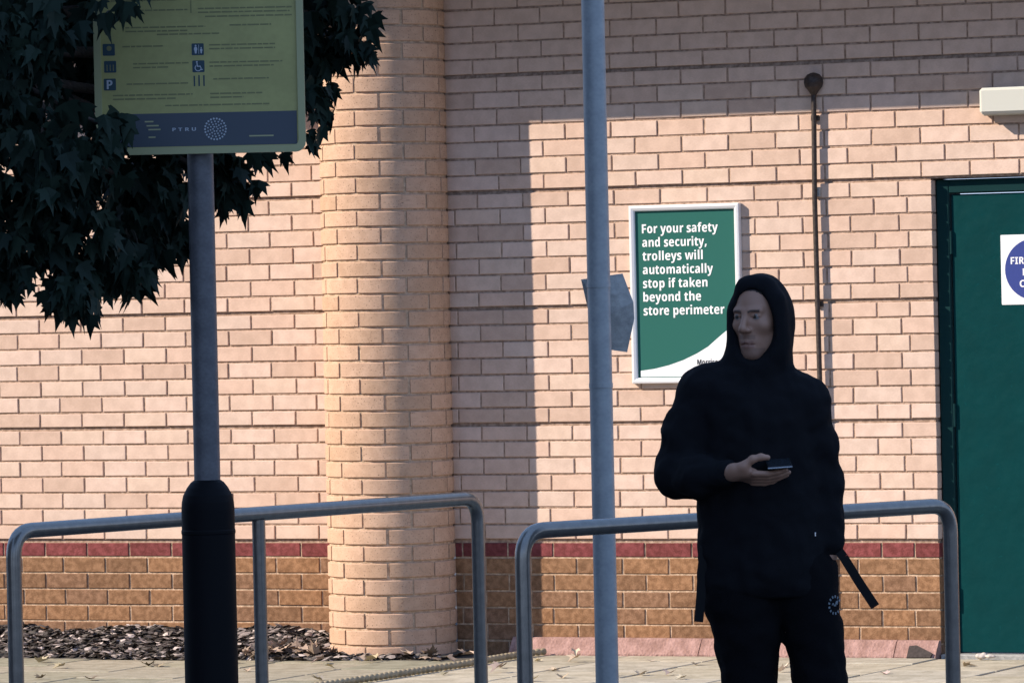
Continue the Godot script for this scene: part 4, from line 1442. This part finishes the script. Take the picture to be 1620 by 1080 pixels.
	var br := RandomNumberGenerator.new()
	br.seed = 6
	var onto := func(x: float, y: float) -> Vector3:
		var z := 0.2
		while z > -0.1 and f.at(Vector3(x, y, z)) + rip.get_noise_3d(x, y, z) * 0.008 > 0.0015: z -= 0.001
		return Vector3(x, y, z)
	var bc := Vector2(0.203, 0.681)
	for k in 13:
		var a := TAU * k / 13.0
		var q := [[a - 0.14, 0.021], [a + 0.14, 0.021], [a + 0.10, 0.0285], [a - 0.10, 0.0285]]
		var pp: Array = []
		for e in q: pp.append(onto.call(bc.x + cos(e[0]) * e[1] * 0.72, bc.y + sin(e[0]) * e[1]))
		mb.quad(pp[0], pp[1], pp[2], pp[3], Vector3.BACK)
	for k in 5:
		var o := Vector2(br.randf_range(-0.006, 0.008), br.randf_range(-0.009, 0.009))
		var pp2: Array = []
		for e in [[-0.004, -0.002], [0.004, -0.003], [0.003, 0.004], [-0.002, 0.003]]: pp2.append(onto.call(bc.x + o.x + e[0], bc.y + o.y + e[1]))
		mb.quad(pp2[0], pp2[1], pp2[2], pp2[3], Vector3.BACK)
	put("badge_print", mb.done(), M.badge, trousers)
	# --- shoes
	for s in [[-0.062, -0.16], [0.172, 0.16]]:
		f = Field.new()
		var b2 := Basis(Vector3.UP, s[1])
		var o2 := Vector3(s[0], 0, 0)
		f.cap(o2 + b2 * Vector3(0, 0.045, -0.03), 0.042, o2 + b2 * Vector3(0, 0.036, 0.13), 0.036, 0.02)
		f.cap(o2 + b2 * Vector3(0, 0.09, -0.02), 0.045, o2 + b2 * Vector3(0, 0.05, 0.05), 0.040, 0.03)
		var sm := MB.new()
		f.mesh_into(sm, 0.01, null, null, 0.0, 0.001)
		put("shoe", sm.done(), M.strap, p)
	# --- hair at the temple, under the hood
	f = Field.new()
	br.seed = 12
	for k in 16:
		var y := lerpf(0.045, -0.02, k / 15.0)
		f.ell(H.call(-0.055 + br.randf_range(-0.005, 0.003), y, 0.046 + br.randf_range(-0.008, 0.008)), Vector3.ONE * br.randf_range(0.005, 0.009), 0.003)
	for k in 12:
		f.ell(H.call(lerpf(-0.042, 0.038, k / 11.0), 0.074 + br.randf_range(-0.003, 0.003), 0.050 + br.randf_range(-0.004, 0.004)), Vector3.ONE * br.randf_range(0.006, 0.009), 0.003)
	var hm := MB.new()
	f.mesh_into(hm, 0.0035)
	put("hair", hm.done(), M.hair, p)
	# --- phone, held in the hand: a thing of its own
	var ph := thing("smartphone", "slim dark phone with silver rim held in the hand of the hooded person", "phone", at + Basis(Vector3.UP, turn) * Vector3(0.041, 1.1005, 0.198), turn)
	ph.rotation = Vector3(deg_to_rad(7.0), turn, deg_to_rad(3.0))
	mb = MB.new()
	mb.box(Vector3(-0.036, -0.004, -0.074), Vector3(0.036, 0.004, 0.072), 0.002)
	put("case", mb.done(), M.phone, ph)
	mb = MB.new()
	mb.box(Vector3(-0.0352, -0.0012, 0.0718), Vector3(0.0352, 0.0018, 0.0735), 0.0005)
	put("rim", mb.done(), M.phone_rim, ph)
	mb = MB.new()
	mb.box(Vector3(-0.033, 0.0038, -0.070), Vector3(0.033, 0.0044, 0.068))
	put("screen", mb.done(), M.glass, ph)
	print("person")

# ---------------------------------------------------------------- an added block, invented to shade the forecourt, left of and behind the picture
func build_shade_block() -> void:
	var x0 := -38.0
	var x1 := -3.0
	var z0 := 16.0
	var top := 14.2
	var b := thing("added_shade_block", "added unseen tall dark brick block, put in to shade the forecourt", "added_building", Vector3(x0, 0, z0))
	var w := x1 - x0
	var mb := MB.new()
	mb.box(Vector3(0, -0.2, 0), Vector3(w, top - 0.4, 12.0))
	put("walls", mb.done(), M.block_brick, b)
	mb = MB.new()
	mb.box(Vector3(-0.15, top - 0.4, -0.15), Vector3(w + 0.15, top, 12.15), 0.02)
	put("parapet", mb.done(), M.block_trim, b)
	var k := 0
	for fl in 5:
		for c in 12:
			var cx := 1.4 + c * 2.95
			var y := 0.9 + fl * 2.65
			mb = MB.new()
			ring(mb, rounded(1.3, 1.5, 0.01, Vector2(cx, y + 0.75)), rounded(1.16, 1.36, 0.005, Vector2(cx, y + 0.75)), -0.05, -0.002)
			var fr := piece("window", k, mb.done(), M.block_trim, b)
			mb = MB.new()
			mb.box(Vector3(cx - 0.58, y + 0.07, -0.02), Vector3(cx + 0.58, y + 1.43, -0.003))
			put("pane", mb.done(), M.glass, fr)
			k += 1

# ---------------------------------------------------------------- main
func _ready() -> void:
	# camera
	var cam := Camera3D.new()
	cam.name = "camera"
	add_child(cam)
	var yaw := deg_to_rad(24.6)
	cam.position = Vector3(9.6036, 1.59, 20.9761)
	cam.rotation_order = EULER_ORDER_YXZ
	cam.rotation = Vector3(-0.008025, yaw, -0.0215)
	cam.fov = rad_to_deg(2.0 * atan(540.0 / 8100.0))
	cam.near = 0.5
	cam.far = 900.0
	cam.current = true
	# sky, exposure
	var env := Environment.new()
	env.background_mode = Environment.BG_SKY
	var sky := Sky.new()
	var sm := ProceduralSkyMaterial.new()
	sm.sky_top_color = Color(0.46, 0.58, 0.77)
	sm.sky_horizon_color = Color(0.70, 0.77, 0.87)
	sm.sky_curve = 0.12
	sm.ground_bottom_color = Color(0.12, 0.12, 0.12)
	sm.ground_horizon_color = Color(0.4, 0.45, 0.5)
	sky.sky_material = sm
	env.sky = sky
	env.background_energy_multiplier = 1.28
	env.tonemap_mode = Environment.TONE_MAPPER_LINEAR
	env.tonemap_exposure = 1.62
	env.sdfgi_enabled = true
	env.ssao_enabled = true
	env.ssil_enabled = true
	var we := WorldEnvironment.new()
	we.name = "world_environment"
	we.environment = env
	add_child(we)
	# low sun from the left, over the shoulder of the added shade block
	var sun := DirectionalLight3D.new()
	sun.name = "sun"
	sun.light_energy = 1.5
	sun.light_color = Color(1.0, 0.94, 0.87)
	sun.light_angular_distance = 0.5
	sun.shadow_enabled = true
	add_child(sun)
	var phi := deg_to_rad(53.0)
	var el := deg_to_rad(32.0)
	sun.look_at_from_position(Vector3.ZERO, Vector3(sin(phi) * cos(el), -sin(el), -cos(phi) * cos(el)), Vector3.UP)
	make_materials()
	print("materials")
	build_ground()
	build_wall("pale cream brick wall with brown plinth left of the round column", false)
	build_wall("pale cream brick wall with brown plinth between the round column and green door", true)
	build_column()
	build_kerb()
	build_roof()
	build_shade_block()
	print("walls")
	build_door()
	build_poster_case()
	build_wall_fittings()
	build_rail("long tubular steel hoop rail with a middle post behind the board post", Vector3(1.463, 0, 6.998), Vector3(1.974, 0, 4.634), 0.897, true)
	build_rail("shorter tubular steel hoop rail behind the hooded person", Vector3(3.260, 0, 7.077), Vector3(4.011, 0, 5.398), 0.900, false)
	build_pole()
	build_board()
	build_mulch()
	print("furniture")
	build_tree()
	build_litter()
	build_person()
